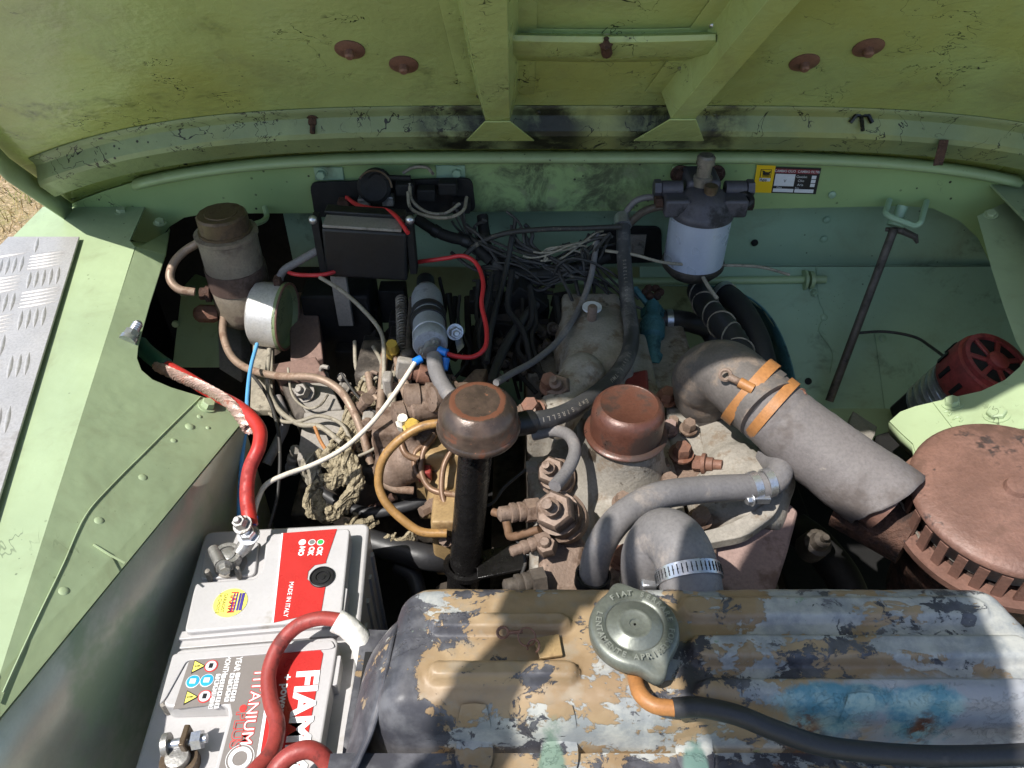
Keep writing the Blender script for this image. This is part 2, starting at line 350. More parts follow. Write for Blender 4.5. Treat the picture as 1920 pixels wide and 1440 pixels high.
def radiator_mat():
    n = NT('flaking radiator paint'); n.world()
    sx = n.n('ShaderNodeSeparateXYZ'); n.l(n.co, sx.inputs[0]); X, Y_, Z_ = sx.outputs
    och = n.mix(n.ramp(n.noise(16, 5), .35, .68), s2l((134, 112, 84)), s2l((158, 136, 106)))
    och = n.mix(n.ramp(n.noise(60, 6), .5, .7), och, s2l((142, 128, 108)))
    gry = n.mix(n.ramp(n.noise(30, 5, .7), .36, .66), s2l((128, 132, 134)), s2l((168, 168, 162)))
    big = n.noise(9, 5, .62, .4, stretch=(1, 2.2, 1)); fin = n.noise(55, 8, .74, .8)
    edge = n.math('ADD', big, n.math('MULTIPLY', n.math('SUBTRACT', fin, .5), .24))
    right = n.ramp(X, .06, .26)
    g = n.ramp(n.math('ADD', edge, n.math('MULTIPLY', right, .10)), .56, .575)
    k = n.mix(g, och, gry)
    nb2 = n.noise(13, 5, .62, .3, stretch=(1, 1.9, 1)); e2 = n.math('ADD', nb2, n.math('MULTIPLY', n.math('SUBTRACT', n.noise(70, 8, .76, .9), .5), .5))
    leftend = n.math('MULTIPLY', n.ramp(X, -.085, -.055, inv=True), .22)
    lo = n.math('MULTIPLY', n.ramp(Y_, .25, .285, inv=True), .10)
    nav = n.ramp(n.math('ADD', n.math('ADD', e2, leftend), lo), .565, .58)
    k = n.mix(nav, k, n.mix(n.ramp(n.noise(40, 6), .4, .7), s2l((58, 58, 64)), s2l((96, 96, 100))))
    # pale green overspray at the front flange and the soldered seams
    pg = n.ramp(n.math('ADD', n.math('MULTIPLY', n.ramp(Y_, .236, .252, inv=True), .3), n.noise(26, 5, .7)), .66, .70)
    k = n.mix(pg, k, n.mix(n.ramp(n.noise(50, 5), .4, .6), s2l((112, 132, 110)), s2l((144, 156, 136))))
    # smooth grey patch, turquoise corrosion and rust bleed on the right front
    def spot(px, py, rx, ry, k0=.75, k1=1.15):
        a = n.math('DIVIDE', n.math('SUBTRACT', X, px), rx); b = n.math('DIVIDE', n.math('SUBTRACT', Y_, py), ry)
        r = n.math('SQRT', n.math('ADD', n.math('MULTIPLY', a, a), n.math('MULTIPLY', b, b)))
        r = n.math('ADD', r, n.math('MULTIPLY', n.math('SUBTRACT', n.noise(38, 5, .7, .6), .5), 1.2)); return n.ramp(r, k0, k1, inv=True)
    k = n.mix(spot(.32, .282, .105, .020), k, n.mix(n.ramp(n.noise(20, 6), .4, .65), s2l((140, 142, 146)), s2l((166, 166, 168))))
    tq = n.mix(n.ramp(n.noise(45, 5, .7), .4, .62), s2l((80, 128, 142)), s2l((138, 164, 164)))
    for a in ((.232, .279, .045, .010), (.298, .277, .028, .011)): k = n.mix(spot(*a), k, tq)
    for a in ((.215, .268, .014, .008), (.300, .270, .012, .005), (.195, .238, .006, .02)): k = n.mix(n.math('MULTIPLY', spot(*a, .35, 1.1), n.ramp(n.noise(110, 5, .7), .42, .56)), k, s2l((104, 66, 46)))
    k = n.mix(spot(.03, .250, .010, .022), k, s2l((104, 124, 110)))
    k = n.mix(spot(.135, .247, .010, .02), k, s2l((92, 118, 110)))
    h = n.math('SUBTRACT', n.math('MULTIPLY', n.noise(120, 5), .2), n.math('ADD', n.math('MULTIPLY', g, .5), nav))
    return n.out(k, n.math('ADD', n.math('MULTIPLY', fin, .4), .28), 0, n.bump(h, .6, .0018))
M['radiator'] = radiator_mat()
def channel_mat():
    n = NT('sooty channel paint'); n.world(); c = s2l((134, 150, 108))
    k = n.mix(n.ramp(n.noise(6, 4), .35, .65), tuple(x * .8 for x in c), c); k = n.mix(n.ramp(n.noise(3.5, 3), .45, .6), k, s2l((140, 148, 96)))
    sx = n.n('ShaderNodeSeparateXYZ'); n.l(n.co, sx.inputs[0]); tot = None
    for xc, hw in ((-.07, .08), (.05, .07), (.19, .07), (.27, .04)):
        wv = n.ramp(n.math('ABSOLUTE', n.math('SUBTRACT', sx.outputs[0], xc)), hw * .3, hw, inv=True); tot = wv if tot is None else n.math('MAXIMUM', tot, wv)
    f = n.math('MULTIPLY', n.ramp(n.noise(15, 6, .7, .3), .34, .6), n.math('ADD', n.math('MULTIPLY', tot, .85), .12))
    k = n.mix(f, k, s2l((26, 26, 20))); cr = n.crack(22, .01, (.44, .54)); k = n.mix(cr, k, s2l((26, 28, 18)))
    sp = n.specks(90, .2, (.54, .6)); k = n.mix(sp, k, s2l((30, 30, 22)))
    return n.out(k, n.math('ADD', n.math('MULTIPLY', n.noise(14, 3), .3), .3), 0, n.bump(n.noise(70, 4), .35, .003))
M['channel'] = channel_mat()
def ground_mat():
    n = NT('dry lawn'); n.world()
    k = n.mix(n.ramp(n.noise(2.2, 6), .35, .65), s2l((158, 134, 104)), s2l((132, 124, 74)))
    k = n.mix(n.ramp(n.noise(55, 6), .45, .7), k, s2l((196, 172, 140)))
    return n.out(k, .95, 0, n.bump(n.noise(60, 6), .8, .02))
def gravel_mat():
    n = NT('grey gravel'); n.world(); v = n.n('ShaderNodeTexVoronoi'); v.inputs['Scale'].default_value = 70; n.l(n.co, v.inputs['Vector'])
    sp = n.n('ShaderNodeSeparateColor'); n.l(v.outputs['Color'], sp.inputs[0])
    k = n.mix(sp.outputs[0], s2l((96, 92, 88)), s2l((170, 164, 158)))
    k = n.mix(n.ramp(v.outputs['Distance'], .35, .6), k, s2l((56, 52, 48)))
    return n.out(k, .9, 0, n.bump(v.outputs['Distance'], 1.0, .01))
M['lawn'] = ground_mat(); M['gravel'] = gravel_mat()
M['blade'] = mat('straw grass blade', (186, 160, 116), .8, 0, .3, 3, (120, 124, 66), .5, 2, .8, .1)
# ================================================================== ground
MB().grid(2, 2, lambda a, b: V((-60 + 120 * a, -60 + 120 * b, 0))).build('lawn', M['lawn'], kind='structure')
MB().grid(2, 2, lambda a, b: V((-.95 + 2.2 * a, -2 + 3.6 * b, .004))).build('gravel_ground', M['gravel'], kind='structure')
g = MB()
for i in range(9000):
    x = random.uniform(-3.6, -1.0); y = random.uniform(1.8, 5.2)
    h = random.uniform(.02, .07); a = random.random() * 6.3; l = V((random.uniform(-.04, .04), random.uniform(-.04, .04), h)); wv = V((math.cos(a), math.sin(a), 0)) * .003
    p = V((x, y, 0)); g.add([p - wv, p + wv, p + l], [(0, 1, 2)])
g.build('dry_grass', M['blade'], label='dry straw coloured grass beyond the wing', cat='grass', kind='stuff')
# ================================================================== bonnet
TH = R(50); BC, BS = math.cos(TH), math.sin(TH); XC = .10
def crown(x): return .079 * (abs(x - XC) / .76) ** 4
HY, HZ = 1.05, 1.148
def B(x, s, n=0): return V((x, HY - s * BC - n * BS, HZ + s * BS - n * BC - crown(x)))
NB = V((0, -BS, -BC))
def BXS(u, v, n=0):
    d = ray(u, v); dr = 0
    for _ in range(14):
        p = RP(u, v, V((0, HY, HZ - dr)) + NB * n, NB); dr = crown(max(-.75, min(.95, p.x)))
    s = ((p.z + dr + n * BC) - HZ) / BS; return p.x, s
def BP(u, v, n=0): return B(*BXS(u, v, n), n)
BL = 1.10; BX0, BX1 = -.655, .86
bon = thing('bonnet', 'raised green bonnet panel seen from its cracked underside', 'bonnet', (XC, HY, 1.14))
def tap(s): return .19 * max(0, (s - .15) / .95)
def BW(a, s): l = BX0 + tap(s); r = BX1 - tap(s); return l + (r - l) * a
bskin = MB().grid(60, 30, lambda a, b: B(BW(a, BL * b), BL * b, .0)).build('panel', M['bonnet'], bon, solid=.002, angle=60)
prof = [(.130, .0022), (.118, .0025), (.112, .005), (.105, .023), (.100, .027), (.066, .027), (.056, .02), (.050, .002)]
MB().grid(70, len(prof) - 1, lambda a, b: B(BX0 + .02 + (BX1 - BX0 - .04) * a, *prof[round(b * (len(prof) - 1))])).build('rear_channel', M['channel'], bon, solid=.0015, angle=25)
for sx, x in ((-1, BX0), (1, BX1)):
    MB().grid(30, 2, lambda a, b: B(x - sx * tap(BL * a) - sx * .001 - sx * .003 * b, BL * a, .002 + .033 * b)).build('side_flange', M['wing'], bon, solid=.002)
MB().grid(30, 2, lambda a, b: B(BW(a, BL), BL - .001, .002 + .03 * b)).build('front_flange', M['wing'], bon, solid=.002)
def rib(fl, fr, tl, tr, h):
    """hat rib: face corners given low-left, low-right, high-left, high-right, then run on to the front of the bonnet"""
    A, Bq, C_, Dq = (BXS(*p, h) for p in (fl, fr, tl, tr))
    def ext(p, q): k = (1.05 - p[1]) / (q[1] - p[1]); return (p[0] + (q[0] - p[0]) * k, 1.05)
    C_, Dq = ext(A, C_), ext(Bq, Dq)
    m = MB(); nn = 24
    row = lambda t: [(A[0] * (1 - t) + C_[0] * t), (Bq[0] * (1 - t) + Dq[0] * t), A[1] * (1 - t) + C_[1] * t]
    def pt(a, b):
        l, r, s = row(b); k = round(a * 5)
        return B(*[(l - .030, s, .0025), (l - .010, s, .004), (l, s, h), (r, s, h), (r + .010, s, .004), (r + .030, s, .0025)][k])
    m.grid(5, nn, pt); return m.build('rib', M['bonnet'], bon, solid=.0015, angle=25, bevel=.002)
rib((911, 226), (955, 226), (866, 0), (950, 0), .038)
rib((1258, 222), (1303, 222), (1440, 0), (1500, 0), .038)
for q in ([(909, 226, .0388), (957, 226, .0388), (1002, 262, .034), (874, 262, .034)], [(1256, 222, .0388), (1305, 222, .0388), (1320, 262, .034), (1188, 262, .034)]):
    P = [BP(*k) for k in q]; MB().prism(P, NB * .002).build('gusset', M['bonnet'], bon, bevel=.0008)
# cross channel between the ribs
def cc(a, b):
    k = round(b * 5); v0, n0 = [(52, .0025), (60, .004), (66, .018), (76, .022), (100, .022), (112, .003)][k]
    return BP(950 + 392 * a, v0 - 2 * a + 4 * math.sin(a * 3), n0)
MB().grid(12, 5, cc).build('cross_channel', M['bonnet'], bon, solid=.0015, angle=25, bevel=.002)
for u, v in ((656, 91), (757, 119), (1628, 87), (1508, 115)):
    p = BP(u, v); MB().lathe(p, NB, [(.0168, .001), (.0168, .0022), (.011, .0035), (.0055, .004), (.0055, .010), (.0035, .012)], 22).build('rusty_washer', M['rust'], bon)
p = BP(1137, 68, .010); MB().lathe(p, NB, [(.005, 0), (.007, .006), (.003, .010)], 12).build('rivet', M['zinc'], bon)
st = [BP(1137, 72, .021), BP(1136, 86, .0228), BP(1138, 101, .0230)]
MB().tube(crv(st), [.003, .002, .0022, .003, .004, .006, .0075, .007, .006], 8).build('rust_drip', M['rustdark'], bon)
for u, v in ((957, 45), (1335, 47), (966, 128), (1275, 127), (898, 60), (898, 180), (1010, 210), (1180, 208), (690, 222), (480, 240), (1340, 215), (1500, 222)):
    MB().ball(BP(u, v, .004), .0032).build('rivet', M['zinc'] if v < 60 else M['channel'], bon)
for u, v in ((587, 222), (349, 258), (415, 249), (1843, 248), (1770, 255)):
    p = BP(u, v, .004); m = MB().bolt(p, NB, .006, .008); m.rod(p, p + NB * .020, .0035)
    m.build('clip_bolt', M['rustdark'], bon)
p = BP(1770, 262, .026); MB().prism([p + V((-.006, 0, 0)), p + V((.006, 0, 0)), p + V((.004, -.01, -.028)), p + V((-.007, -.008, -.030))], NB * .002).build('rusty_tab', M['rustdark'], bon)
p = BP(1615, 215, .002)
MB().tube([p + V((-.014, -.006, -.008)), p + V((-.008, -.003, 0)), p, p + V((.008, -.003, 0)), p + V((.014, -.006, -.008))], .003, 6).rod(p, p + NB * .022, .0025).build('spring_clip', M['blackpaint'], bon)
# catch plate under the front edge (its shadow falls on the intake elbow)
c0 = B(.06, 1.09, .03); MB().box(c0 + V((0, 0, -.01)), (.13, .003, .05)).prism([c0 + V((-.04, -.003, -.03)), c0 + V((.04, -.003, -.03)), c0 + V((.014, -.003, -.10)), c0 + V((-.014, -.003, -.10))], (0, .004, 0)).build('catch_plate', M['zinc'], bon)
# ================================================================== bulkhead
bh = thing('bulkhead', 'pale green bulkhead with oily centre behind the engine', 'bulkhead', (XC, 1.08, .6))
top = [V((-.675 + 1.485 * i / 40, 1.05, 1.146 - crown(-.675 + 1.485 * i / 40))) for i in range(41)]
low = [Yp(u, v, 1.05) for u, v in ((240, 440), (290, 465), (300, 448), (318, 425), (345, 408), (390, 400), (560, 400), (900, 397), (1250, 395), (1700, 386), (1750, 391), (1800, 414), (1835, 448), (1855, 490), (1940, 520))]
low[0].x = -.675; low[0].z = 1.050; low[-1].x = .81
MB().prism(top[::-1] + low, (0, .004, 0)).build('front_face', M['bulkface'], bh)
def lp(a, b):
    x = -.545 + 1.275 * a; z = 1.150 - crown(x)
    return V((x, *[(1.046, z - .010), (1.034, z - .010), (1.028, z - .006), (1.028, z - .001), (1.033, z + .003), (1.05, z + .004)][round(b * 5)]))
MB().grid(60, 5, lp).build('gutter_lip', M['lip'], bh, solid=.0015, angle=60)
MB().grid(60, 2, lambda a, b: V((-.695 + 1.535 * a, 1.046 + .25 * b, 1.152 - crown(-.695 + 1.535 * a)))).build('top_ledge', M['lip'], bh, solid=.002)
MB().prism([V((-.36, 1.10, 1.09)), V((.95, 1.10, 1.09)), V((.95, 1.10, .93)), V((-.36, 1.10, .93))], (0, .004, 0)).build('upper_panel', M['toe'], bh)
MB().prism([V((-.66, 1.06, 1.075)), V((.95, 1.06, 1.075)), V((.95, 1.27, 1.075)), V((-.66, 1.27, 1.075))], (0, 0, .003)).build('shelf', M['toe'], bh)
MB().prism([V((-.78, 1.26, 1.12)), V((.98, 1.26, 1.12)), V((.98, 1.26, .2)), V((-.78, 1.26, .2))], (0, .004, 0)).build('tunnel_panel', M['toe'], bh)
TP0 = V((0, 1.085, .946)); TN = V((0, -.15, .18)).normalized() * 1.0
TN = V((0, .945 - .795, -(1.08 - .90))).normalized()
toe = [(1200, 500), (1960, 500), (2100, 900), (1600, 900), (1520, 850), (1500, 790), (1492, 730), (1478, 670), (1458, 620), (1430, 580), (1395, 555), (1350, 541), (1300, 536), (1200, 536)]
MB().prism([RP(u, v, TP0, TN) for u, v in toe], TN * .003 if TN.y > 0 else -TN * .003).build('toe_board', M['toe'], bh)
arc = [RP(u, v, TP0, TN) for u, v in crv([(1290, 536, 0), (1350, 541, 0), (1395, 555, 0), (1430, 580, 0), (1458, 620, 0), (1478, 670, 0), (1492, 730, 0), (1502, 800, 0)], 4) for u, v in [(u, v)]] if False else [RP(q.x, q.y, TP0, TN) for q in crv([(1290, 536, 0), (1350, 541, 0), (1395, 555, 0), (1430, 580, 0), (1458, 620, 0), (1478, 670, 0), (1492, 730, 0), (1502, 800, 0)], 4)]
n_ = len(arc) - 1
MB().grid(n_, 2, lambda a, b: arc[round(a * n_)] + V((0, -.004, .004)) + V((-.006, .05, -.03)) * b).build('tunnel_flange', M['teal'], bh, solid=.002)
def seam(pts, r=.0012, name='panel_seam', mt=None): MB().tube(crv([RP(u, v, TP0, TN) + V((0, -.001, .001)) for u, v in pts], 6), r, 6).build(name, mt or M['toe'], bh)
seam([(1530, 500), (1535, 560), (1545, 590), (1535, 620), (1560, 660), (1556, 700)], .001)
seam([(1640, 625), (1650, 700), (1662, 790)], .001)
MB().rod(Yp(1365, 497, 1.098), Yp(1840, 498, 1.098), .0015, 6).build('panel_seam', M['toe'], bh)
for u, v, t in ((1550, 412, 1.098), (1415, 455, 1.098), (1545, 448, 1.098), (1560, 365, 1.049), (1320, 590, 0), (1515, 715, 0), (1545, 595, 0), (1655, 635, 0)):
    p = Yp(u, v, t) if t else RP(u, v, TP0, TN)
    ax = V((0, -1, 0)) if t else (TN if TN.z > 0 else -TN)
    MB().lathe(p, ax, [(.0055, -.001), (.0055, .002), (.003, .0032)], 12).build('plug', M['soot_shade'] if u in (1415, 1515) else M['toe'], bh)
for u, v in ((617, 325), (845, 322)):      # ends of a mounting strap with bolts
    p = Yp(u, v, 1.049); MB().box(p, (.042, .004, .020)).build('strap_end', M['toe'], bh, bevel=.001)
    MB().bolt(p + V((-.011 if u < 700 else .009, -.002, 0)), (0, -1, 0), .007, .006).build('strap_bolt', M['toe'], bh)
# ================================================================== wings
WZ = 1.064
A0, A1, L0 = Zp(253, 463, WZ), Zp(0, 1263, WZ), Zp(455, 790, .978)
L1 = Zp(0, 1345, 1.040)
PN = (A1 - A0).cross(L0 - A0).normalized()
PN = PN if PN.z > 0 else -PN
lw = thing('wing', 'pale green front wing beside the battery, aluminium tread plate on top', 'wing', (-.55, .6, .6))
lw['group'] = 'front wings'
topw = [V((-.70, 1.05, WZ)), V((-.70, .15, WZ)), V((A1.x + .03, .15, WZ)), A1, A0, V((A0.x - .014, .95, WZ)), V((A0.x - .03, 1.05, WZ))]
MB().prism(topw, (0, 0, -.003)).build('top_panel', M['wing'], lw)
MB().prism([V((-.70, 1.05, WZ - .003)), V((-.70, .15, WZ - .003)), V((-.71, .15, .55)), V((-.71, 1.05, .55))], (.003, 0, 0)).build('outer_side', M['wing'], lw)
op = [(310, 478), (296, 520), (280, 570), (266, 620), (258, 650), (256, 672), (264, 694), (285, 712), (320, 727), (380, 745), (432, 762)]
opP = [RP(u, v, A0, PN) for u, v in op]
edge_pts = [A0 + V((.001, 0, -.0005))] + [A0 + (A1 - A0) * t for t in (.25, .5, .75, 1)] + [L1] + [L1 + (L0 - L1) * t for t in (.25, .5, .75)] + [L0] + opP[::-1]
MB().prism(edge_pts, -PN * .003).build('sloping_panel', M['wing'], lw)
MB().prism([opP[0], A0, V((A0.x - .014, .95, WZ - .0015)), Yp(300, 455, 1.045), Yp(318, 428, 1.045)], (0, 0, -.003)).build('corner_gusset', M['wing'], lw)
wl = [L0 + (L1 - L0) * t for t in (0, .33, .66, 1)] + [L1 + V((-.03, -.15, .01))]
m = MB()
m.grid(4, 6, lambda a, b: V((wl[round(a * 4)].x - .004 * b, wl[round(a * 4)].y, wl[round(a * 4)].z - .002 - .5 * b)))
m.build('inner_wall', M['steelwall'], lw, solid=.002)
m = MB(); m.grid(len(opP) - 1, 2, lambda a, b: opP[round(a * (len(opP) - 1))] + V((-.003, 0, -.006)) * b); m.build('opening_flange', M['wing'], lw, solid=.0015)
def on_slope(u, v, h=0): return RP(u, v, A0, PN) + PN * h
sp = crv([on_slope(u, v, .0008) for u, v in ((376, 745), (330, 790), (270, 850), (215, 905), (160, 968), (118, 1060), (60, 1180), (5, 1300))], 6)
MB().tube(sp, .0009, 6, .4).build('lap_seam', M['wing'], lw)
for u, v, r, h in ((388, 762, .008, .007), (374, 781, .0035, .002), (356, 800, .006, .003), (390, 802, .003, .002), (326, 826, .004, .002), (268, 895, .005, .002), (186, 976, .005, .002), (120, 1108, .005, .002)):
    (MB().bolt(on_slope(u, v), PN, r, h) if r > .007 else MB().lathe(on_slope(u, v), PN, [(r * .9, 0), (r * .7, h * .4), (r * .3, h * .6)], 12)).build('bolt' if r > .007 else 'rivet', M['wing'], lw)
MB().tube([on_slope(175, 1022, .0006), on_slope(205, 1042, .0014), on_slope(234, 1056, .0006)], .0012, 6).build('weld_line', M['wing'], lw)
for p in (Zp(228, 397, WZ), Zp(300, 418, WZ - .01)):
    MB().bolt(p, (.1, -.1, 1), .007, .005).build('bolt', M['wing'], lw)
# bleed union screwed through the panel edge
p = RP(238, 640, A0, PN); q = RP(268, 602, A0, PN) + PN * .020
un = thing('threaded_union', 'bright threaded union poking out of the wing opening edge', 'union', p)
ax = (q - p).normalized()
MB().lathe(p, ax, [(.010, 0), (.010, .006)], 16).build('washer', M['zinc'], un)
MB().lathe(p + ax * .006, ax, [(.009, 0), (.009, .009)], 6).build('nut', M['zinc'], un)
MB().lathe(p + ax * .015, ax, [(.0055, 0)] + [(.0062 - .0008 * (i % 2), .0015 * i) for i in range(10)] + [(.004, .016)], 14).build('thread', M['zinc'], un)
# right wing
xm = .08
rw = thing('wing', 'pale green front wing behind the rusty air cleaner', 'wing', (.75, .6, .6)); rw['group'] = 'front wings'
B0, B1 = V((2 * xm - A0.x, A0.y, A0.z)), V((2 * xm - A1.x, A1.y, A1.z)); L2 = Zp(1668, 790, .99)
QN = (B1 - B0).cross(L2 - B0).normalized(); QN = QN if QN.z > 0 else -QN
rp_ = [(1668, 790), (1688, 772), (1715, 762), (1765, 750), (1840, 733), (1885, 712), (1912, 688), (1932, 655), (2060, 655), (2060, 790), (1960, 800), (1880, 806), (1800, 822), (1755, 845), (1722, 868), (1712, 832), (1690, 812)]
MB().prism([RP(u, v, B0, QN) for u, v in rp_], -QN * .003).build('sloping_panel', M['wing'], rw)
edge = [RP(u, v, B0, QN) for u, v in ((1722, 868), (1712, 832), (1690, 812), (1668, 790))]
m = MB(); m.grid(3, 2, lambda a, b: edge[round(a * 3)] + V((.006, .0, -.018)) * b + V((0, 0, -.002))); m.build('torn_edge', M['wing'], rw, solid=.0012)
MB().prism([RP(1787 + k, 756 + j, B0, QN) + QN * .001 for k, j in ((-38, 0), (-32, -1), (18, 65), (13, 66))], QN * .001).build('lap_seam', M['wing'], rw)
for u, v, r in ((1786, 757, .0085), (1869, 778, .010)):
    MB().bolt(RP(u, v, B0, QN), QN, r, .006).build('bolt', M['wing'], rw)
for u, v in ((1775, 776), (1796, 787)): MB().ring(RP(u, v, B0, QN) + QN * .0005, QN, .004, .0014, 14, 6, arc=4.5).build('weld_spot', M['wing'], rw)
ur = [(1832, 405), (1842, 440), (1858, 500), (1880, 570), (1905, 640), (1940, 700), (2030, 700), (2010, 385), (1900, 372)]
MB().prism([Zp(u, v, 1.02 + .06 * (720 - v) / 340) for u, v in ur], (.004, 0, -.003)).build('corner_panel', M['wing'], rw)
MB().prism([V((.66, .15, 1.10)), V((.70, 1.05, 1.10)), V((.86, 1.05, 1.10)), V((.86, .15, 1.10))], (0, 0, -.003)).build('top_panel', M['wing'], rw)
MB().prism([V((.86, 1.05, 1.09)), V((.86, .15, 1.09)), V((.87, .15, .5)), V((.87, 1.05, .5))], (.003, 0, 0)).build('outer_side', M['wing'], rw)
MB().bolt(Zp(1858, 402, 1.078), (-.3, -.3, 1), .007, .004).build('bolt', M['wing'], rw)
# ---- tread plate
tz = WZ + .0035
t0, t1 = Zp(150, 447, tz), Zp(0, 940, tz)
far = t1 + (t1 - t0) * .55
tp = thing('tread_plate', 'silver aluminium tread plate with raised bars on the wing top', 'tread plate', (-.58, .6, tz))
poly = [t0, far, V((-.698, far.y, tz)), V((-.698, t0.y, tz))]
MB().prism(poly, (0, 0, .003)).build('sheet', M['tread'], tp, bevel=.0006)
def inside(p):
    k = (p.y - t0.y) / (far.y - t0.y); xe = t0.x + (far.x - t0.x) * k
    return -.690 < p.x < xe - .006 and far.y + .01 < p.y < t0.y - .006
bar = bpy.data.meshes.new('raised_bar')
mb = MB(); mb.grid(6, 4, lambda a, b: V(((a - .5) * .044, (b - .5) * .0056 * max(.12, math.sin(math.pi * a) ** .7), .0016 * math.sin(math.pi * b) * max(.0, math.sin(math.pi * a)) ** .5)))
bar.from_pydata([tuple(p) for p in mb.v], [], mb.f); bar.shade_smooth(); bar.materials.append(M['tread'])
cell = .047; cnt = 0
for i in range(-30, 30):
    for j in range(-30, 30):
        ang = R(20); ex = V((math.cos(ang), math.sin(ang), 0)); ey = V((-math.sin(ang), math.cos(ang), 0))
        c = V((-.58, .65, tz + .0031)) + ex * (i * cell) + ey * (j * cell); hor = (i + j) % 2 == 0
        for k in range(5):
            off = (k - 2) * .0084; p = c + (ey if hor else ex) * off
            d = ex if hor else ey
            if all(inside(p + d * s_) for s_ in (-.018, .018)) and cnt < 300 and p.y > .40:
                o = bpy.data.objects.new('raised_bar', bar); COL.objects.link(o); o.parent = tp
                o.location = p - WL[tp.name]; o.rotation_euler = (0, 0, ang + (0 if hor else R(90))); cnt += 1
# ------------------------------------------------------------------ flat lettering
def text_geo(s, size=1.0, bold=0.0, space=1.0):
    cu = bpy.data.curves.new('t', 'FONT'); cu.body = s; cu.size = size; cu.offset = bold * size; cu.space_character = space; cu.resolution_u = 3
    cu.align_x = 'CENTER'; cu.align_y = 'CENTER'
    o = bpy.data.objects.new('t', cu); COL.objects.link(o); bpy.context.view_layer.update()
    ev = o.evaluated_get(bpy.context.evaluated_depsgraph_get()); me = ev.to_mesh()
    vs = [(p.co.x, p.co.y) for p in me.vertices]; fs = [tuple(p.vertices) for p in me.polygons]
    ev.to_mesh_clear(); bpy.data.objects.remove(o); bpy.data.curves.remove(cu); return vs, fs
def letter(name, s, size, c, ex, ey, mt, parent, bold=.0, sx=1.0, space=1.0, th=0.0):
    vs, fs = text_geo(s, size, bold, space); c, ex, ey = V(c), V(ex).normalized(), V(ey).normalized()
    m = MB().add([c + ex * (x * sx) + ey * y for x, y in vs], fs)
    if th:
        n = ex.cross(ey) * th; k = len(m.v); m.v = m.v + [p + n for p in m.v]; m.f = m.f + [tuple(i + k for i in f) for f in m.f]
    return m.build(name, mt, parent)
def patch(name, poly, mt, parent, up=V((0, 0, 1)), th=.0004):
    return MB().prism(poly, V(up) * th).build(name, mt, parent)
def disc(name, c, ax, r, mt, parent, th=.0004, n=28, sq=1.0): return MB().lathe(c, ax, [(r, 0), (r, th)], n).build(name, mt, parent)
# ================================================================== radiator
rad = thing('radiator', 'flaking ochre and navy radiator top tank across the front of the bay', 'radiator', (.14, .30, .75))
RX0, RX1, RY0, RY1 = -.105, .402, .268, .388
def sst(a, b, x): t = max(0, min(1, (x - a) / (b - a))); return t * t * (3 - 2 * t)
def rib_h(x, y, x0, x1, yc, hw, h):
    d = max(x0 - x, 0, x - x1); r = math.hypot(d, y - yc) / hw
    return h * (1 - sst(.55, 1.0, r))
def rad_z(x, y):
    # rounded rectangle edge fall-off
    lx0 = RX0 + .012 + (RY1 - y) * -.12; lx1 = RX1 + (RY1 - y) * .35
    cx = max(lx0 + .028 - x, 0, x - (lx1 - .024)); cy = max(RY0 + .02 - y, 0, y - (RY1 - .018))
    d = math.hypot(cx / (.028 if x < .1 else .024), cy / (.018 if y > .32 else .02)); z = 1.064
    if d > 0: z -= .034 * (1 - math.sqrt(max(0, 1 - min(d, 1) ** 2)))
    if d > 1: z = 1.03 - .055 * min(1, (d - 1) / .5)
    z += rib_h(x, y, -.058, .038, .343, .0095, .009) + rib_h(x, y, -.055, .042, .302, .0095, .009)
    for yc, h, x1 in ((.357, .006, .37), (.320, .010, .385), (.284, .011, .40)): z += rib_h(x, y, .145, x1, yc, .0135, h)
    z -= .006 * sst(.30, .27, y) * (0 if x > .1 else 1)
    z += .0016 * noise.noise(V((x * 30, y * 40, 3))) + .0005 * noise.noise(V((x * 130, y * 130, 8)))
    return z
m = MB(); m.grid(230, 90, lambda a, b: V((-.137 + .61 * a, .245 + .150 * b, rad_z(-.137 + .61 * a, .245 + .150 * b))))
m.build('top_tank', M['radiator'], rad, angle=80)
def fl(a, b):
    x = -.135 + .62 * a; y = .262 - .14 * b; return V((x, y, 1.022 + .0012 * noise.noise(V((x * 40, y * 40, 1))) + .003 * math.sin(b * 3)))
MB().grid(120, 30, fl).build('front_flange', M['radiator'], rad, angle=80)
for x in (-.028, .035, .135, .25): # soldered straps over the front edge
    MB().grid(6, 10, lambda a, b: V((x + (a - .5) * (.016 + .012 * math.sin(b * 3)), .240 + .04 * b, max(1.0255, rad_z(x, .240 + .04 * b) + .0025) + .002 * math.sin(a * 3.1)))).build('seam_strap', M['radiator'], rad)
# left end plate with its raised lip
pl = [V((-.094, .362, 1.045)), V((-.106, .345, 1.052)), V((-.107, .29, 1.045)), V((-.112, .262, 1.028)), V((-.128, .215, 1.02)), V((-.150, .20, .98)), V((-.138, .30, .985)), V((-.124, .37, .985))]
m = MB(); ed = [V((-.090, .366, 1.040)), V((-.094, .345, 1.050)), V((-.096, .315, 1.052)), V((-.098, .290, 1.048)), V((-.104, .270, 1.036)), V((-.112, .250, 1.030)), V((-.122, .215, 1.026))]
EDc = crv(ed, 5); nn = len(EDc) - 1
m.grid(nn, 8, lambda a, b: EDc[round(a * nn)] + V((-.034, -.004, -.078)) * b + V((-.006 * math.sin(b * 3.1), 0, .004 * math.sin(b * 3.1)))); m.build('end_plate', M['radiator'], rad, solid=.002)
MB().tube(EDc, .0016, 8).build('end_lip', M['radiator'], rad)
MB().prism([V((-.13, .37, .98)), V((.46, .37, .98)), V((.46, .37, .45)), V((-.13, .37, .45))], (0, -.08, 0)).build('core', M['soot_shade'], rad)
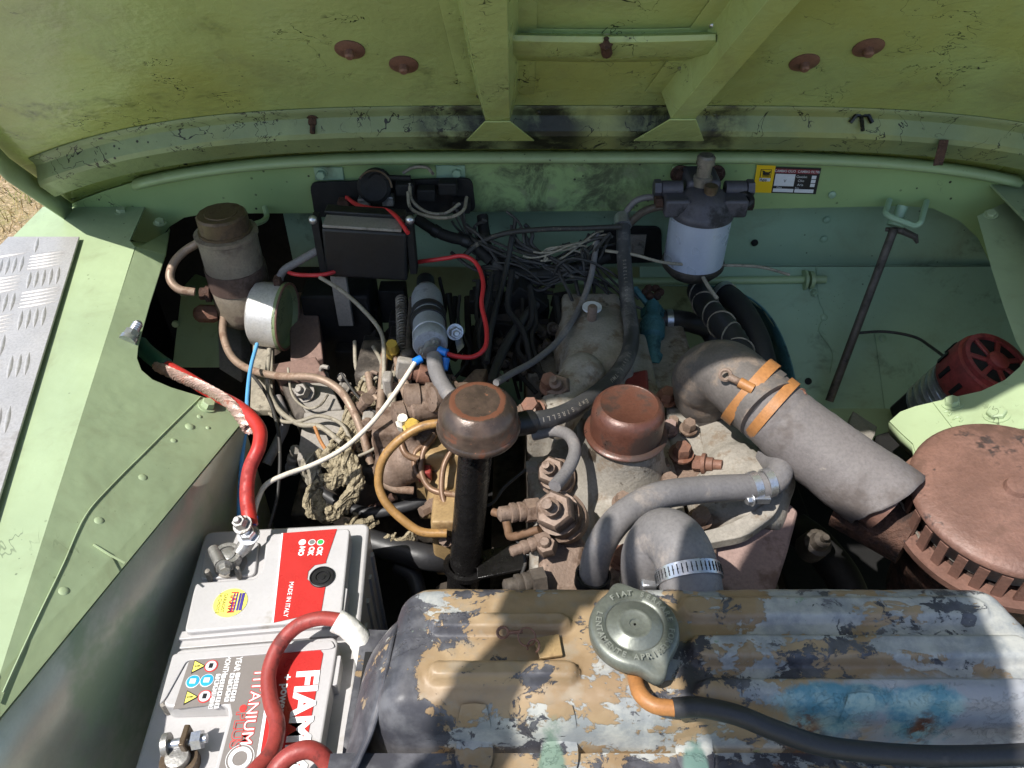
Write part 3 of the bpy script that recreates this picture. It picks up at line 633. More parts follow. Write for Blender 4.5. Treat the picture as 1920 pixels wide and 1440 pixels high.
# hasp with split ring
hs = Zp(1020, 1222, 1.067); MB().prism([Zp(u, v, 1.0665) for u, v in ((1000, 1200), (1048, 1192), (1055, 1232), (1012, 1238))], (0, 0, .003)).build('hasp_plate', M['ochre'], rad, bevel=.0006)
kr = thing('split_ring', 'rusty split ring and swivel clip lying on the ochre tank', 'ring', Zp(985, 1195, 1.071))
MB().ring(Zp(988, 1194, 1.0745), (.2, -.35, 1), .0068, .0007, 28, 6).build('ring', M['rustbolt'], kr)
MB().ring(Zp(1000, 1212, 1.0735), (-.5, -.2, .8), .0052, .0009, 20, 6, arc=4.6).build('staple', M['rustbolt'], kr)
MB().ring(Zp(943, 1186, 1.0745), (0, -.2, 1), .0042, .0012, 18, 6).rod(Zp(955, 1186, 1.0745), Zp(980, 1184, 1.0745), .0015).build('swivel_clip', M['rustbolt'], kr)
# cap
cc0 = Zp(1184, 1205, 1.066); CZ = 1.090
cp = thing('pressure_cap', 'grey pressed steel radiator cap with embossed lettering', 'radiator cap', cc0)
c0 = V((cc0.x, cc0.y, 0))
earA = math.atan2(*(lambda d: (d.y, d.x))(Zp(1150, 1100, CZ) - Zp(1184, 1195, CZ))); earB = math.atan2(*(lambda d: (d.y, d.x))(Zp(1228, 1275, CZ) - Zp(1184, 1195, CZ)))
def capr(a, r):
    def bmp(e): d = (a - e + math.pi) % (2 * math.pi) - math.pi; return math.exp(-(d / .24) ** 2)
    return r * (1 + .27 * (bmp(earA) + bmp(earB)))
lay = [(.031, CZ - .014), (.0335, CZ - .012), (.0342, CZ - .006), (.0335, CZ - .002), (.0315, CZ), (.027, CZ + .0004), (.0222, CZ + .0004), (.0215, CZ - .0008), (.0205, CZ + .0006), (.014, CZ + .0012), (.0132, CZ + .0022), (.0112, CZ + .003), (.0105, CZ + .0026), (.0042, CZ + .0024), (.0036, CZ + .001), (.001, CZ + .001)]
m = MB(); na = 96; vs = []; fs = []
for j, (r, z) in enumerate(lay):
    for k in range(na):
        a = 2 * math.pi * k / na; rr = capr(a, r) if j < 5 else (r + (capr(a, r) - r) * (.35 if j == 5 else 0)); dip = -.004 * (capr(a, 1) - 1) / .27 if j < 6 else 0
        vs.append(c0 + V((math.cos(a) * rr, math.sin(a) * rr, z + dip)))
for j in range(len(lay) - 1):
    for k in range(na): fs.append((j * na + k, j * na + (k + 1) % na, (j + 1) * na + (k + 1) % na, (j + 1) * na + k))
m.add(vs, fs).build('cap_body', M['capmetal'], cp, angle=60)
MB().lathe(c0 + V((0, 0, 1.064)), (0, 0, 1), [(.026, 0), (.026, .014)], 36).build('filler_neck', M['brass'], cp)
def arc_text(s, r, a0, step, inward, nm):
    m = MB()
    for i, ch in enumerate(s):
        if ch == ' ': continue
        vs, fs = text_geo(ch, .0062, .02); a = a0 + step * i
        rad_ = V((math.cos(a), math.sin(a), 0)); up = -rad_ if inward else rad_; rt = V((up.y, -up.x, 0))
        p = c0 + rad_ * r + V((0, 0, CZ + .0010)); k = len(m.v)
        m.add([p + rt * x + up * y for x, y in vs], fs); top = len(m.v) - k
        m.add([p + rt * x + up * y + V((0, 0, .0006)) for x, y in vs], fs)
    m.build(nm, M['capletter'], cp)
arc_text('FIAT SERRARE FORTE', .0272, R(122), -R(10.2), False, 'embossed_letters')
arc_text('LENTAMENTE APRIRE', .0272, R(160), R(9.6), True, 'embossed_letters')
# overflow hose in three lengths of its own colour
oh = thing('overflow_hose', 'black overflow hose lying across the radiator front, orange end piece', 'hose', Zp(1350, 1340, 1.06))
ho = crv([Zp(1190, 1268, 1.066), Zp(1200, 1300, 1.074), Zp(1225, 1322, 1.076), Zp(1265, 1328, 1.076)], 8)
MB().tube(ho, .0058, 14).build('orange_sleeve', M['orange'], oh)
ho = crv([Zp(1262, 1328, 1.076), Zp(1310, 1326, 1.077), Zp(1380, 1340, 1.076), Zp(1450, 1368, 1.07), Zp(1540, 1398, 1.062), Zp(1650, 1412, 1.056), Zp(1780, 1418, 1.052), Zp(1960, 1412, 1.05), Zp(2080, 1400, 1.05)], 8)
MB().tube(ho, .0072, 14).build('black_hose', M['rubberblack'], oh)
# ================================================================== battery
BO = V((-.337, .545, 0)); qd = V((.069, -.9976, 0)); pd = V((.9976, .069, 0))
def Q(p, q, z): return BO + pd * p + qd * q + V((0, 0, z))
bat = thing('battery', 'light grey car battery with red label on its lid', 'battery', Q(.0875, .139, .735))
LZ = .95
m = MB().prism(rpoly([Q(0, 0, .735), Q(.178, 0, .735), Q(.178, .285, .735), Q(0, .285, .735)], .008), (0, 0, .178)); m.build('case', M['batside'], bat, bevel=.002)
m = MB().prism(rpoly([Q(-.001, -.001, .9135), Q(.179, -.001, .9135), Q(.179, .286, .9135), Q(-.001, .286, .9135)], .010), (0, 0, .0165)); m.build('lid_rim', M['batgrey'], bat, bevel=.003)
m = MB()
for i in range(9): m.box(Q(.179, .02 + i * .03, .82), (.004, .006, .16))
m.build('case_ribs', M['batside'], bat)
def lidblk(px, z0, z1, name, mt, r=.006, bev=.002):
    P = ccw([Zp(u, v, z1) for u, v in px]); P = [V((p.x, p.y, z0)) for p in rpoly(P, r)]
    return MB().prism(P, (0, 0, z1 - z0)).build(name, mt, bat, bevel=bev, bseg=3)
farblk = lidblk([(500, 1001), (657, 990), (640, 1160), (345, 1186), (366, 1092), (482, 1084), (493, 1062)], .9295, LZ, 'far_lid', M['batgrey'])
lidblk([(338, 1184), (642, 1158), (646, 1172), (332, 1199)], .9297, .944, 'lid_ridge', M['batgrey'], .002, .0015)
nearblk = lidblk([(330, 1218), (626, 1194), (634, 1204), (590, 1470), (385, 1500), (428, 1342), (426, 1322), (304, 1326)], .9295, LZ, 'near_lid', M['batgrey'], .008)
lidblk([(338, 1202), (650, 1176), (652, 1190), (334, 1216)], .9297, .9400, 'lid_ridge', M['batgrey'], .002, .0015)
lidblk([(324, 1226), (622, 1200), (628, 1212), (620, 1216), (350, 1238), (310, 1310), (298, 1322)], .9502, .9518, 'lid_bead', M['batgrey'], .004, .001)
lidblk([(608, 1232), (640, 1228), (632, 1284), (598, 1288)], .9297, .947, 'latch', M['batgrey'], .002, .0015)
lidblk([(640, 1104), (652, 1102), (646, 1146), (634, 1148)], .9297, .947, 'latch', M['batgrey'], .002, .0015)
for q in ([(374, 1118), (390, 1118), (386, 1138), (368, 1138)], [(318, 1294), (336, 1294), (330, 1324), (310, 1324)]): lidblk(q, .9297, .945, 'latch', M['white'], .001, .001)
lidblk([(384, 1026), (486, 1014), (478, 1078), (374, 1086)], .9297, .934, 'terminal_pad', M['batgrey'], .006, .0015)
T = LZ + .0003
def zp(l, z=T): return ccw([Zp(u, v, z) for u, v in l])
RLf = patch('red_label', zp([(530, 1000), (632, 992), (611, 1054), (612, 1056), (590, 1060), (578, 1072), (576, 1086), (586, 1096), (607, 1100), (610, 1101), (602, 1148), (512, 1168)]), M['red'], bat)
patch('label_edge', zp([(528, 1000), (531, 1000), (513, 1168), (510, 1168)], T + .0001), M['white'], bat)
for u, col in ((567, 'white'), (585, 'greyink'), (601, 'greenink')):
    p = Zp(u, 1017, T + .0004); disc('indicator_ring', p, (0, 0, 1), .0038, M['white'], bat); disc('indicator_dot', p + V((0, 0, .0004)), (0, 0, 1), .0029, M[col], bat)
    letter('indicator_text', 'OK' if col != 'white' else 'NO', .0075, Zp(u - 2, 1033, T + .0005), (0, -1, 0), (1, 0, 0), M['white'], bat, .05)
p = Zp(604, 1083, T); m = MB().lathe(p, (0, 0, 1), [(.0125, .0), (.0125, .002), (.0115, .0024), (.0108, .001), (.0085, .001), (.008, .0022), (.0062, .0022), (.0058, .0008), (.0035, .0008), (.003, .0016), (.0005, .0016)], 32)
m.build('charge_eye', M['black'], bat)
mi = (qd, pd)
letter('lettering', 'MADE IN ITALY', .0062, Zp(541, 1123, T + .0006), *mi, M['white'], RLf, .01, .95)
p = Zp(432, 1130, T); ys = disc('yellow_sticker', p, (0, 0, 1), .0162, M['yellow'], bat, n=40)
letter('sticker_name', 'FIAMM', .0098, p + pd * .002 + V((0, 0, .0006)), *mi, M['redink'], ys, .03, .85)
letter('sticker_text', 'GARAGIST', .0046, p - pd * .0062 + V((0, 0, .0006)), *mi, M['ink'], ys, .005, 1.0)
letter('sticker_text', '1st CHOICE', .0046, p - pd * .0108 + V((0, 0, .0006)), *mi, M['ink'], ys, .005, 1.0)
for i, wd in enumerate((.0028, .0018, .0012, .0008)):
    c = p + pd * (.0112 - i * .0030) + V((0, 0, .0005)); patch('sticker_stripe', [c + qd * .010 + pd * wd / 2, c - qd * .010 + pd * wd / 2, c - qd * .010 - pd * wd / 2, c + qd * .010 - pd * wd / 2][::-1], M['violet'], ys)
# near label
GL = patch('grey_label', zp([(356, 1236), (512, 1220), (478, 1440), (470, 1480), (400, 1480), (436, 1342), (432, 1319), (325, 1330)]), M['batlabel'], bat)
RLn = patch('red_label', zp([(522, 1224), (600, 1218), (606, 1226), (566, 1440), (560, 1480), (474, 1480), (482, 1440), (512, 1250)]), M['red'], bat)
patch('label_edge', zp([(513, 1222), (519, 1222), (484, 1440), (478, 1440)], T + .0005), M['white'], bat)
def lt(s, size, u, v, mt, bold=.0, sx=1.0, dz=.0007, nm='lettering'): return letter(nm, s, size, Zp(u, v, T + dz), *mi, M[mt], RLn if u > 515 else GL, bold, sx)
lt('FIAMM', .0275, 563, 1347, 'white', .04, 1.12)
lt('+ power', .0105, 533, 1300, 'white', .03, 1.0)
lt('TITANIUM', .0135, 474, 1322, 'redink', .05, 1.12)
lt('TITANIUM', .0135, 474, 1322, 'white', .0, 1.12, .0012)
lt('PLUS', .0125, 446, 1368, 'redink', .05, 1.2); lt('PLUS', .0125, 446, 1368, 'batlabel', .0, 1.2, .0012)
disc('label_dot', Zp(456, 1328, T + .0005), (0, 0, 1), .0032, M['redink'], GL)
lt('YEAR', .0075, 446, 1245, 'white', .02, .8); lt('MONTH', .0068, 425, 1247, 'white', .02, .75)
gp = Zp(430, 1262, T + .0005)
for r_, (n0, row) in enumerate(((0, (1, 2, 3, 4, 5)), (1, (6, 7, 8, 9, 0)), (2.5, (1, 2, 3, 4, 5, 6)), (3.5, (7, 8, 9, 10, 11, 12)))):
    for j, dg in enumerate(row):
        c = Zp(446, 1266, T + .0005) - pd * (.0050 * n0) + qd * (.0056 * j)
        MB().prism(rpoly([c + pd * .0020 + qd * .0023, c + pd * .0020 - qd * .0023, c - pd * .0020 - qd * .0023, c - pd * .0020 + qd * .0023][::-1], .0008), (0, 0, .0003)).build('date_box', M['white'], GL)
        letter('date_digit', str(dg), .0040, c + V((0, 0, .0006)), *mi, M['ink'], GL, .01)
def tri(c, r, mt, z): return patch('warning_triangle', ccw([c + (qd * math.cos(a) + pd * math.sin(a)) * r + V((0, 0, z)) for a in (R(90), R(210), R(330))]), M[mt], GL)
for u, v in ((370, 1250), (356, 1308)):
    c = Zp(u, v, T + .0005); tri(c, .0078, 'ink', 0); tri(c, .0062, 'yellow', .0005); letter('warning_mark', '!', .0065, c + V((0, 0, .0012)), *mi, M['ink'], GL, .05)
for u, v in ((362, 1278), (388, 1276)):
    c = Zp(u, v, T + .0005); disc('advice_disc', c, (0, 0, 1), .0062, M['white'], GL); disc('advice_disc', c + V((0, 0, .0004)), (0, 0, 1), .0056, M['cyan'], GL)
    MB().box(c + V((0, 0, .001)), (.0052, .0044, .0004)).build('advice_mark', M['white'], GL)
for u, v in ((396, 1249), (384, 1306)):
    c = Zp(u, v, T + .0005); disc('prohibition_disc', c, (0, 0, 1), .0060, M['redink'], GL); disc('prohibition_disc', c + V((0, 0, .0004)), (0, 0, 1), .0049, M['paper'], GL)
    MB().box(c + V((0, 0, .001)), (.0034, .0046, .0004)).build('prohibition_mark', M['ink'], GL)
c = Zp(450, 1422, T + .0006); MB().band(c, (0, 0, 1), .0062, .0006, .0034, 32).build('ring_logo', M['white'], GL)
MB().band(c, (0, 0, 1), .0112, .0006, .0005, 32).build('ring_logo', M['white'], GL)
for u, v in ((395, 1088), (450, 1083), (316, 1336), (392, 1330)): MB().lathe(Zp(u, v, .9305), (0, 0, 1), [(.003, 0), (.003, .016), (.001, .017)], 8).build('lid_peg', M['boxgrey'], bat)
# far terminal: clamp on post
t0p = Zp(428, 1046, .945)
cl = thing('battery_clamp', 'grey lead clamp bolted round the far battery post', 'clamp', V((t0p.x, t0p.y, .934)), 'battery terminals')
MB().lathe(V((t0p.x, t0p.y, .934)), (0, 0, 1), [(.009, 0), (.0085, .018), (.007, .019)], 24).build('post', M['lead'], cl)
MB().band(V((t0p.x, t0p.y, .947)), (.1, 0, 1), .0092, .012, .0045, 28).build('clamp_ring', M['lead'], cl)
MB().lathe(V((t0p.x, t0p.y, .9335)), (0, 0, 1), [(.017, 0), (.017, .0015), (.012, .003)], 28).build('felt_washer', M['boxgrey'], cl)
e1, e2 = Zp(398, 1040, .95), Zp(428, 1062, .95)
MB().rod(Zp(400, 1030, .95), Zp(414, 1058, .952), .0062, 12).build('clamp_jaw', M['lead'], cl)
MB().rod(Zp(410, 1052, .95), Zp(424, 1068, .952), .0050, 12).bolt(Zp(420, 1062, .952), (.5, -1, .3), .006, .008).build('clamp_bolt', M['lead'], cl)
MB().tube(crv([Zp(446, 1040, .95), Zp(460, 1022, .953), Zp(468, 1006, .958), Zp(470, 992, .965)], 5), [.006, .0065, .007, .0075, .008], 12).build('clamp_arm', M['lead'], cl)
MB().bolt(Zp(467, 1004, .962), (0, -.3, 1), .0085, .008, True, True).build('clamp_nut', M['zinc'], cl)
MB().bolt(Zp(456, 985, .975), (-.2, -.3, 1), .0075, .010, True, True).build('clamp_nut', M['lead'], cl)
# near terminal
t1p = Zp(335, 1425, .94)
cl2 = thing('battery_clamp', 'tarnished terminal clamp with zinc bolt on the near battery post', 'clamp', V((t1p.x, t1p.y, .934)), 'battery terminals')
MB().lathe(V((t1p.x, t1p.y, .925)), (0, 0, 1), [(.0105, 0), (.010, .020), (.0095, .022), (.002, .0235)], 24).build('post', M['lead'], cl2)
MB().band(V((t1p.x, t1p.y, .935)), (0, 0, 1), .0106, .012, .005, 26).build('clamp_ring', M['brass'], cl2)
MB().box(Zp(352, 1390, .947), (.005, .018, .024)).build('clamp_ear', M['brass'], cl2, bevel=.001)
MB().rod(Zp(318, 1396, .948), Zp(388, 1384, .950), .0042, 12).build('zinc_bolt', M['zinc'], cl2)
MB().lathe(Zp(362, 1389, .949), Zp(388, 1384, .95) - Zp(318, 1396, .948), [(.0082, 0), (.0082, .008)], 6).build('zinc_nut', M['zinc'], cl2)
MB().lathe(Zp(314, 1396, .948), Zp(388, 1384, .95) - Zp(318, 1396, .948), [(.0095, -.003), (.0095, .002)], 20).build('bolt_head', M['lead'], cl2)
# battery tray behind it
MB().prism([Q(-.012, -.012, .722), Q(.19, -.012, .722), Q(.19, .30, .722), Q(-.012, .30, .722)], (0, 0, .012)).build('battery_tray', M['soot_shade'], label='black steel tray under the grey battery', cat='tray')
# thick starter cables over the battery
k1 = thing('starter_cable', 'grubby red starter cable looping over the battery, white tape on one end', 'cable', Zp(520, 1250, .955))
pts = [Zp(640, 1163, .975), Zp(598, 1160, .977), Zp(556, 1175, .974), Zp(522, 1212, .968), Zp(504, 1262, .962), Zp(507, 1312, .960), Zp(520, 1360, .962), Zp(510, 1408, .968), Zp(478, 1446, .972), Zp(440, 1490, .975)]
MB().tube(crv(pts, 8), .0068, 16).build('cable', M['redold'], k1)
pts = [Zp(630, 1163, .986), Zp(655, 1178, .980), Zp(678, 1206, .968), Zp(690, 1250, .945), Zp(690, 1300, .91), Zp(680, 1370, .86)]
MB().tube(crv(pts, 8), .0105, 16, .10).build('white_tape', M['whitetape'], k1)
pts = [Zp(500, 1500, .985), Zp(515, 1448, .99), Zp(545, 1416, .995), Zp(582, 1406, .995), Zp(612, 1428, .985), Zp(625, 1475, .97)]
MB().tube(crv(pts, 8), .0072, 16).build('starter_cable', M['redold'], label='short red cable arching at the bottom edge beside the battery label', cat='cable')
# ================================================================== engine
eng = thing('engine', 'grey beige diesel engine with brown bolts and rocker cover', 'engine', (.14, .70, .50))
GZ = V((0, 0, 1))
# block and sump, dark and oily
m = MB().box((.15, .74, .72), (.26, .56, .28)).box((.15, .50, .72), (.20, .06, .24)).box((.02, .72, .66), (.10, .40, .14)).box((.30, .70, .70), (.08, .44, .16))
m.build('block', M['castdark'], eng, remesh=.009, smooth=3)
m = MB().box((.155, .72, .885), (.21, .50, .075)).box((.10, .60, .88), (.14, .12, .07))
for k in range(4): m.box((.045, .54 + .11 * k, .885), (.05, .06, .06))
m.build('cylinder_head', M['cast'], eng, remesh=.006, smooth=3, disp=(.003, .03))
ccx = V((.124, .61, 0))
m = MB().box((.138, .70, .935), (.115, .40, .055), taper=.86)
m.box((.112, .85, .950), (.105, .20, .085), taper=.78).ball((.112, .84, .955), .056, (1, 1.8, .85))
m.lathe(ccx + V((0, 0, .88)), GZ, [(.084, 0), (.080, .02), (.066, .055), (.050, .09), (.043, .12), (.041, .140)], 28)
m.box((.128, .53, .91), (.10, .10, .06), taper=.8)
m.rod(D(1092, 705, .955), D(1030, 800, .905), .027, 14).ball(D(1092, 705, .955), .030)
m.build('rocker_cover', M['cast'], eng, remesh=.004, smooth=14, disp=(.0025, .03))
MB().box((.138, .70, .9155), (.128, .415, .004)).build('gasket', M['castdark'], eng)
# cooler strip with bolts to the right of the cover
st = [D(1250, 748, .965), D(1296, 740, .965), D(1340, 900, .875), D(1262, 905, .872)]
MB().prism(st, (0, 0, -.04)).build('head_rail', M['cast'], eng, bevel=.004, bseg=3)
MB().prism([D(1240, 858, .892), D(1318, 852, .892), D(1330, 912, .862), D(1250, 918, .862)], (0, 0, -.03)).build('head_lug', M['iron'], eng, bevel=.006, bseg=3)
MB().prism([D(1300, 815, .925), D(1345, 812, .925), D(1350, 872, .89), D(1305, 872, .89)], (0, 0, -.03)).build('head_pad', M['pink'], eng, bevel=.006, bseg=3)
for u, v, d, r, mt in ((1250, 748, .955, .0105, 'rustbolt'), (1277, 852, .872, .0105, 'rustbolt'), (1252, 910, .855, .010, 'iron'), (1290, 806, .92, .008, 'iron'), (1254, 808, .925, .008, 'pink'),
                       (1166, 945, .80, .008, 'iron'), (1260, 800, .935, .007, 'iron'), (1312, 975, .83, .010, 'iron'), (1165, 1048, .80, .011, 'rustbolt'), (1240, 880, .885, .008, 'iron')):
    MB().bolt(D(u, v, d), (0, -.15, 1), r, .013, True).build('head_bolt', M[mt], eng)
# water outlet casting and its flange
m = MB().tube(crv([D(1330, 770, 1.0), D(1345, 820, .95), D(1375, 880, .90), D(1400, 930, .87), D(1390, 985, .86)], 6), [.030] * 6 + [.034] * 6 + [.040] * 6 + [.046] * 8, 18)
m.ball(D(1380, 940, .87), .050, (1.2, 1.0, .8)).ball(D(1440, 905, .86), .030).box(D(1360, 860, .93), (.07, .08, .05))
m.build('water_outlet', M['cast'], eng, remesh=.005, smooth=6, disp=(.002, .03))
fe = [D(1300, 1000, .812), D(1360, 985, .81), D(1420, 955, .815), D(1462, 915, .825), D(1470, 925, .822), D(1455, 965, .81), D(1400, 1005, .80), D(1320, 1020, .80)]
MB().prism(rpoly(fe, .012), (0, 0, -.012)).build('outlet_flange', M['cast'], eng, bevel=.003, bseg=3)
pk = [D(1290, 1010, .83), D(1400, 985, .83), D(1462, 925, .85), D(1497, 958, .845), D(1478, 1030, .82), D(1450, 1118, .79), D(1290, 1118, .79)]
MB().prism(pk, (0, 0, -.02)).build('front_plate', M['pink'], eng, bevel=.003)
MB().prism([D(1060, 1060, .80), D(1200, 1050, .80), D(1215, 1130, .78), D(1050, 1130, .78)], (0, 0, -.03)).build('front_lug', M['iron'], eng, bevel=.006)
MB().prism([D(1285, 1000, .82), D(1345, 1000, .82), D(1345, 1060, .80), D(1285, 1070, .80)], (0, 0, -.05)).build('thermostat_lug', M['iron'], eng, bevel=.004)
# brass drain stub
b0, b1 = D(1300, 868, .875), D(1352, 872, .862)
MB().lathe(b0, b1 - b0, [(.009, 0), (.009, .010)], 6).lathe(b0 + (b1 - b0).normalized() * .010, b1 - b0, [(.012, 0), (.012, .004), (.008, .005), (.008, .012), (.006, .013), (.006, .022)], 14).build('temperature_sender', M['rustbolt'], eng)
# filler cap on the cover
cap = MB().lathe(ccx + V((0, 0, 1.016)), GZ, [(.034, -.004), (.0445, .001), (.0455, .004), (.0440, .006), (.0395, .007), (.0392, .030), (.0380, .038), (.0340, .0435), (.0305, .0452), (.0295, .0444), (.001, .0446)], 48).build('breather_cap', M['rustcap'], eng, label='rust brown domed breather cap on the rocker cover', angle=50)
# injectors with pipe unions
def union(p, ax, k, nm='pipe_union', mt='iron', L=1.0):
    ax = V(ax).normalized(); p = V(p)
    m = MB().lathe(p, ax, [(.013 * k, 0), (.013 * k, .014 * L)], 6).lathe(p + ax * .014 * L, ax, [(.009 * k, 0), (.0105 * k, .004), (.0105 * k, .007), (.009 * k, .008), (.0105 * k, .011), (.0105 * k, .015), (.008 * k, .016), (.008 * k, .026), (.005 * k, .028)], 16)
    return m.build(nm, M[mt], eng)
def injector(u, v, d, k, ax=(-.25, -.45, .8)):
    p = D(u, v, d); ax = V(ax).normalized()
    m = MB().lathe(p - ax * .03 * k, ax, [(.024 * k, 0), (.025 * k, .02 * k), (.022 * k, .022 * k), (.021 * k, .036 * k)], 20).lathe(p + ax * .006 * k, ax, [(.019 * k, 0), (.019 * k, .018 * k), (.016 * k, .022 * k)], 6)
    m.lathe(p + ax * .028 * k, ax, [(.009 * k, 0), (.009 * k, .012 * k), (.005 * k, .014 * k), (.005 * k, .026 * k)], 12)
    m.build('injector', M['iron'], eng)
injector(1048, 965, .775, 1.05)
injector(1040, 890, .855, .85); injector(1052, 735, .93, .85); injector(1012, 785, .90, .6)
union(D(1010, 955, .77), (-1, -.25, .1), .95); union(D(1020, 1085, .765), (-1, -.3, .05), 1.0, mt='castdark')
union(D(1030, 1010, .77), (-1, -.35, -.1), .7); union(D(1020, 765, .90), (-.9, -.3, .1), .8)
MB().prism([D(1010, 1030, .79), D(1065, 985, .80), D(1100, 1010, .80), D(1085, 1110, .77), D(1010, 1110, .77)], (0, 0, -.04)).build('injector_pad', M['iron'], eng, bevel=.006, bseg=3)
MB().bolt(D(1027, 1030, .775), (-.2, -.3, 1), .011, .014, False, True).build('head_nut', M['iron'], eng)
for u, v, d in ((1035, 725, .92), (1000, 772, .89)): MB().bolt(D(u, v, d), (-.3, -.3, 1), .011, .016, True).build('head_nut', M['rustbolt'], eng)
MB().prism([D(890, 690, 1.0), D(915, 690, 1.0), D(905, 720, .97), D(855, 725, .97)], (0, 0, -.02)).build('lifting_eye', M['iron'], eng, bevel=.003)
MB().lathe(D(1110, 590, 1.03), GZ, [(.012, -.03), (.010, -.012), (.0065, -.010), (.0065, .012), (.005, .014)], 14).build('rear_plug', M['iron'], eng)
MB().lathe(D(1110, 578, 1.036), GZ, [(.013, 0), (.013, .003)], 18).build('white_washer', M['paper'], eng)
MB().prism([D(1170, 700, 1.0), D(1215, 690, 1.0), D(1218, 745, .96), D(1175, 755, .96)], (0, 0, -.03)).build('red_bracket', M['redpaint'], eng, bevel=.004)
# ---- oil filler with black pipe
fx = V((-.035, .586, 0)); fz = 1.086
of = thing('oil_filler', 'black oil filler pipe with worn brown mushroom cap', 'oil filler', D(868, 1100, .93))
def cap_mat():
    n = NT('worn cap enamel'); sx = n.n('ShaderNodeSeparateXYZ'); n.l(n.co, sx.inputs[0])
    r = n.math('SQRT', n.math('ADD', n.math('MULTIPLY', sx.outputs[0], sx.outputs[0]), n.math('MULTIPLY', sx.outputs[1], sx.outputs[1])))
    r = n.math('ADD', r, n.math('MULTIPLY', n.math('SUBTRACT', n.noise(90, 6, .7), .5), .008))
    k = n.mix(n.ramp(n.noise(40, 5), .35, .65), s2l((64, 54, 48)), s2l((92, 76, 66)))
    ringf = n.math('MULTIPLY', n.ramp(r, .0225, .0235), n.ramp(r, .0285, .0295, inv=True)); edge = n.math('MULTIPLY', n.ramp(r, .0385, .041), n.ramp(n.noise(45, 4), .56, .66))
    k = n.mix(n.math('MAXIMUM', ringf, edge), k, s2l((110, 72, 56))); k = n.mix(n.ramp(n.noise(160, 4), .68, .73), k, s2l((150, 100, 76)))
    return n.out(k, n.math('ADD', n.math('MULTIPLY', n.noise(60, 3), .3), .16), .25, n.bump(n.noise(180, 5), .3, .001))
M['worncap'] = cap_mat()
cx = V((.0, -.06, 1)).normalized()
MB().lathe(V((fx.x, fx.y, fz)) - cx * .042, cx, [(.030, .0), (.0432, .002), (.0442, .006), (.0425, .009), (.0415, .010), (.0410, .026), (.0385, .031), (.0300, .0405), (.0270, .0418), (.0235, .0415), (.001, .0420)], 56).build('cap', M['worncap'], of, angle=50)
pb, pt = D(866, 1120, .945), V((fx.x - .001, fx.y, fz - .040))
ax = (pt - pb).normalized(); L = (pt - pb).length
MB().lathe(pb, ax, [(.0195, 0), (.0195, L * .18), (.0185, L * .19), (.0182, L)], 28).build('pipe', M['blackpaint'], of)
k0 = D(872, 1062, .905)
MB().band(k0, ax, .0195, .006, .006, 30).build('collar', M['blackpaint'], of)
MB().prism([k0 + V(p) for p in ((.012, .018, 0), (.060, .03, .002), (.075, .012, .002), (.068, -.008, .002), (.015, -.020, 0))], (0, 0, .004)).build('bracket_arm', M['blackpaint'], of, bevel=.001)
MB().box(k0 + V((.088, .02, .004)), (.04, .02, .008)).build('bracket_foot', M['blackpaint'], of, bevel=.001)
MB().tube(crv([pb + V((-.012, 0, .01)), pb + V((-.02, -.02, -.06)), pb + V((0, -.03, -.16))], 5), .021, 16).build('lower_elbow', M['castdark'], of)
# ---- injection pump, ochre, behind the filler pipe
ip = thing('injection_pump', 'ochre painted injection pump half hidden behind the black filler pipe', 'pump', D(830, 920, 1.02))
m = MB().box(D(835, 880, .985), (.07, .07, .12)).lathe(D(838, 838, .97), V((-.2, -.3, 1)), [(.034, -.05), (.036, 0), (.030, .010), (.012, .014)], 20).rod(D(850, 860, .96), D(840, 960, .95), .028, 16).box(D(845, 1000, .93), (.04, .05, .10))
m.build('body', M['ochre'], ip, remesh=.004, smooth=4)
for u, v, d in ((822, 877, .945), (815, 945, .935), (838, 1010, .90), (805, 830, .97)): MB().bolt(D(u, v, d), (-.4, -.6, .6), .007, .009).build('bolt', M['iron'], ip)
m = MB().lathe(D(820, 945, .925), V((-.7, -.6, .1)), [(.010, 0), (.010, .012), (.007, .013), (.007, .024)], 6); m.build('outlet_union', M['iron'], ip)
MB().box(D(880, 900, 1.0), (.03, .04, .12)).build('side_plate', M['ochre'], ip, bevel=.003)
# ---- fuel pipes and hoses round the pump
def hose(name, pts, r, mt, label, cat='hose', seg=8, n=12, wob=0, group=None):
    if wob: seg, n = 16, 18
    return MB().tube(crv(DP(pts), seg), r, n, wob).build(name, M[mt], label=label, cat=cat, group=group)
hose('return_hose', [(885, 790, .86), (840, 792, .87), (790, 800, .87), (748, 826, .87), (718, 862, .875), (710, 905, .88), (722, 940, .88), (752, 972, .88), (790, 997, .88), (838, 1000, .88)], .0052, 'ochrehose', 'oil stained amber return hose curving left of the black filler pipe')
hose('injector_pipe', [(815, 815, .93), (795, 845, .925), (790, 885, .92), (806, 915, .915), (835, 925, .91), (880, 930, .91)], .0038, 'brownpipe', 'brown steel fuel pipe looping round the left of the ochre pump', 'pipe')
hose('injector_pipe', [(846, 845, .92), (832, 875, .915), (828, 915, .91), (834, 945, .905), (848, 965, .90)], .0036, 'brownpipe', 'brown steel fuel pipe running down in front of the ochre pump', 'pipe')
hose('fuel_pipe', [(925, 960, .83), (945, 968, .82), (952, 990, .81), (958, 1006, .80), (985, 1000, .785), (1012, 992, .775)], .0045, 'brownpipe', 'short bent steel pipe joining the filler pipe bracket and the front injector', 'pipe')
hose('leak_off_hose', [(1000, 815, .86), (1040, 808, .85), (1068, 818, .83), (1078, 845, .81), (1065, 880, .79), (1040, 912, .765)], .0068, 'rubber', 'grey leak off hose bending down onto the front injector')
hose('thin_wire', [(880, 950, .88), (920, 945, .88), (945, 915, .885), (970, 893, .89), (998, 872, .89)], .0018, 'wire', 'thin dark wire with grey plug right of the filler pipe', 'wire')
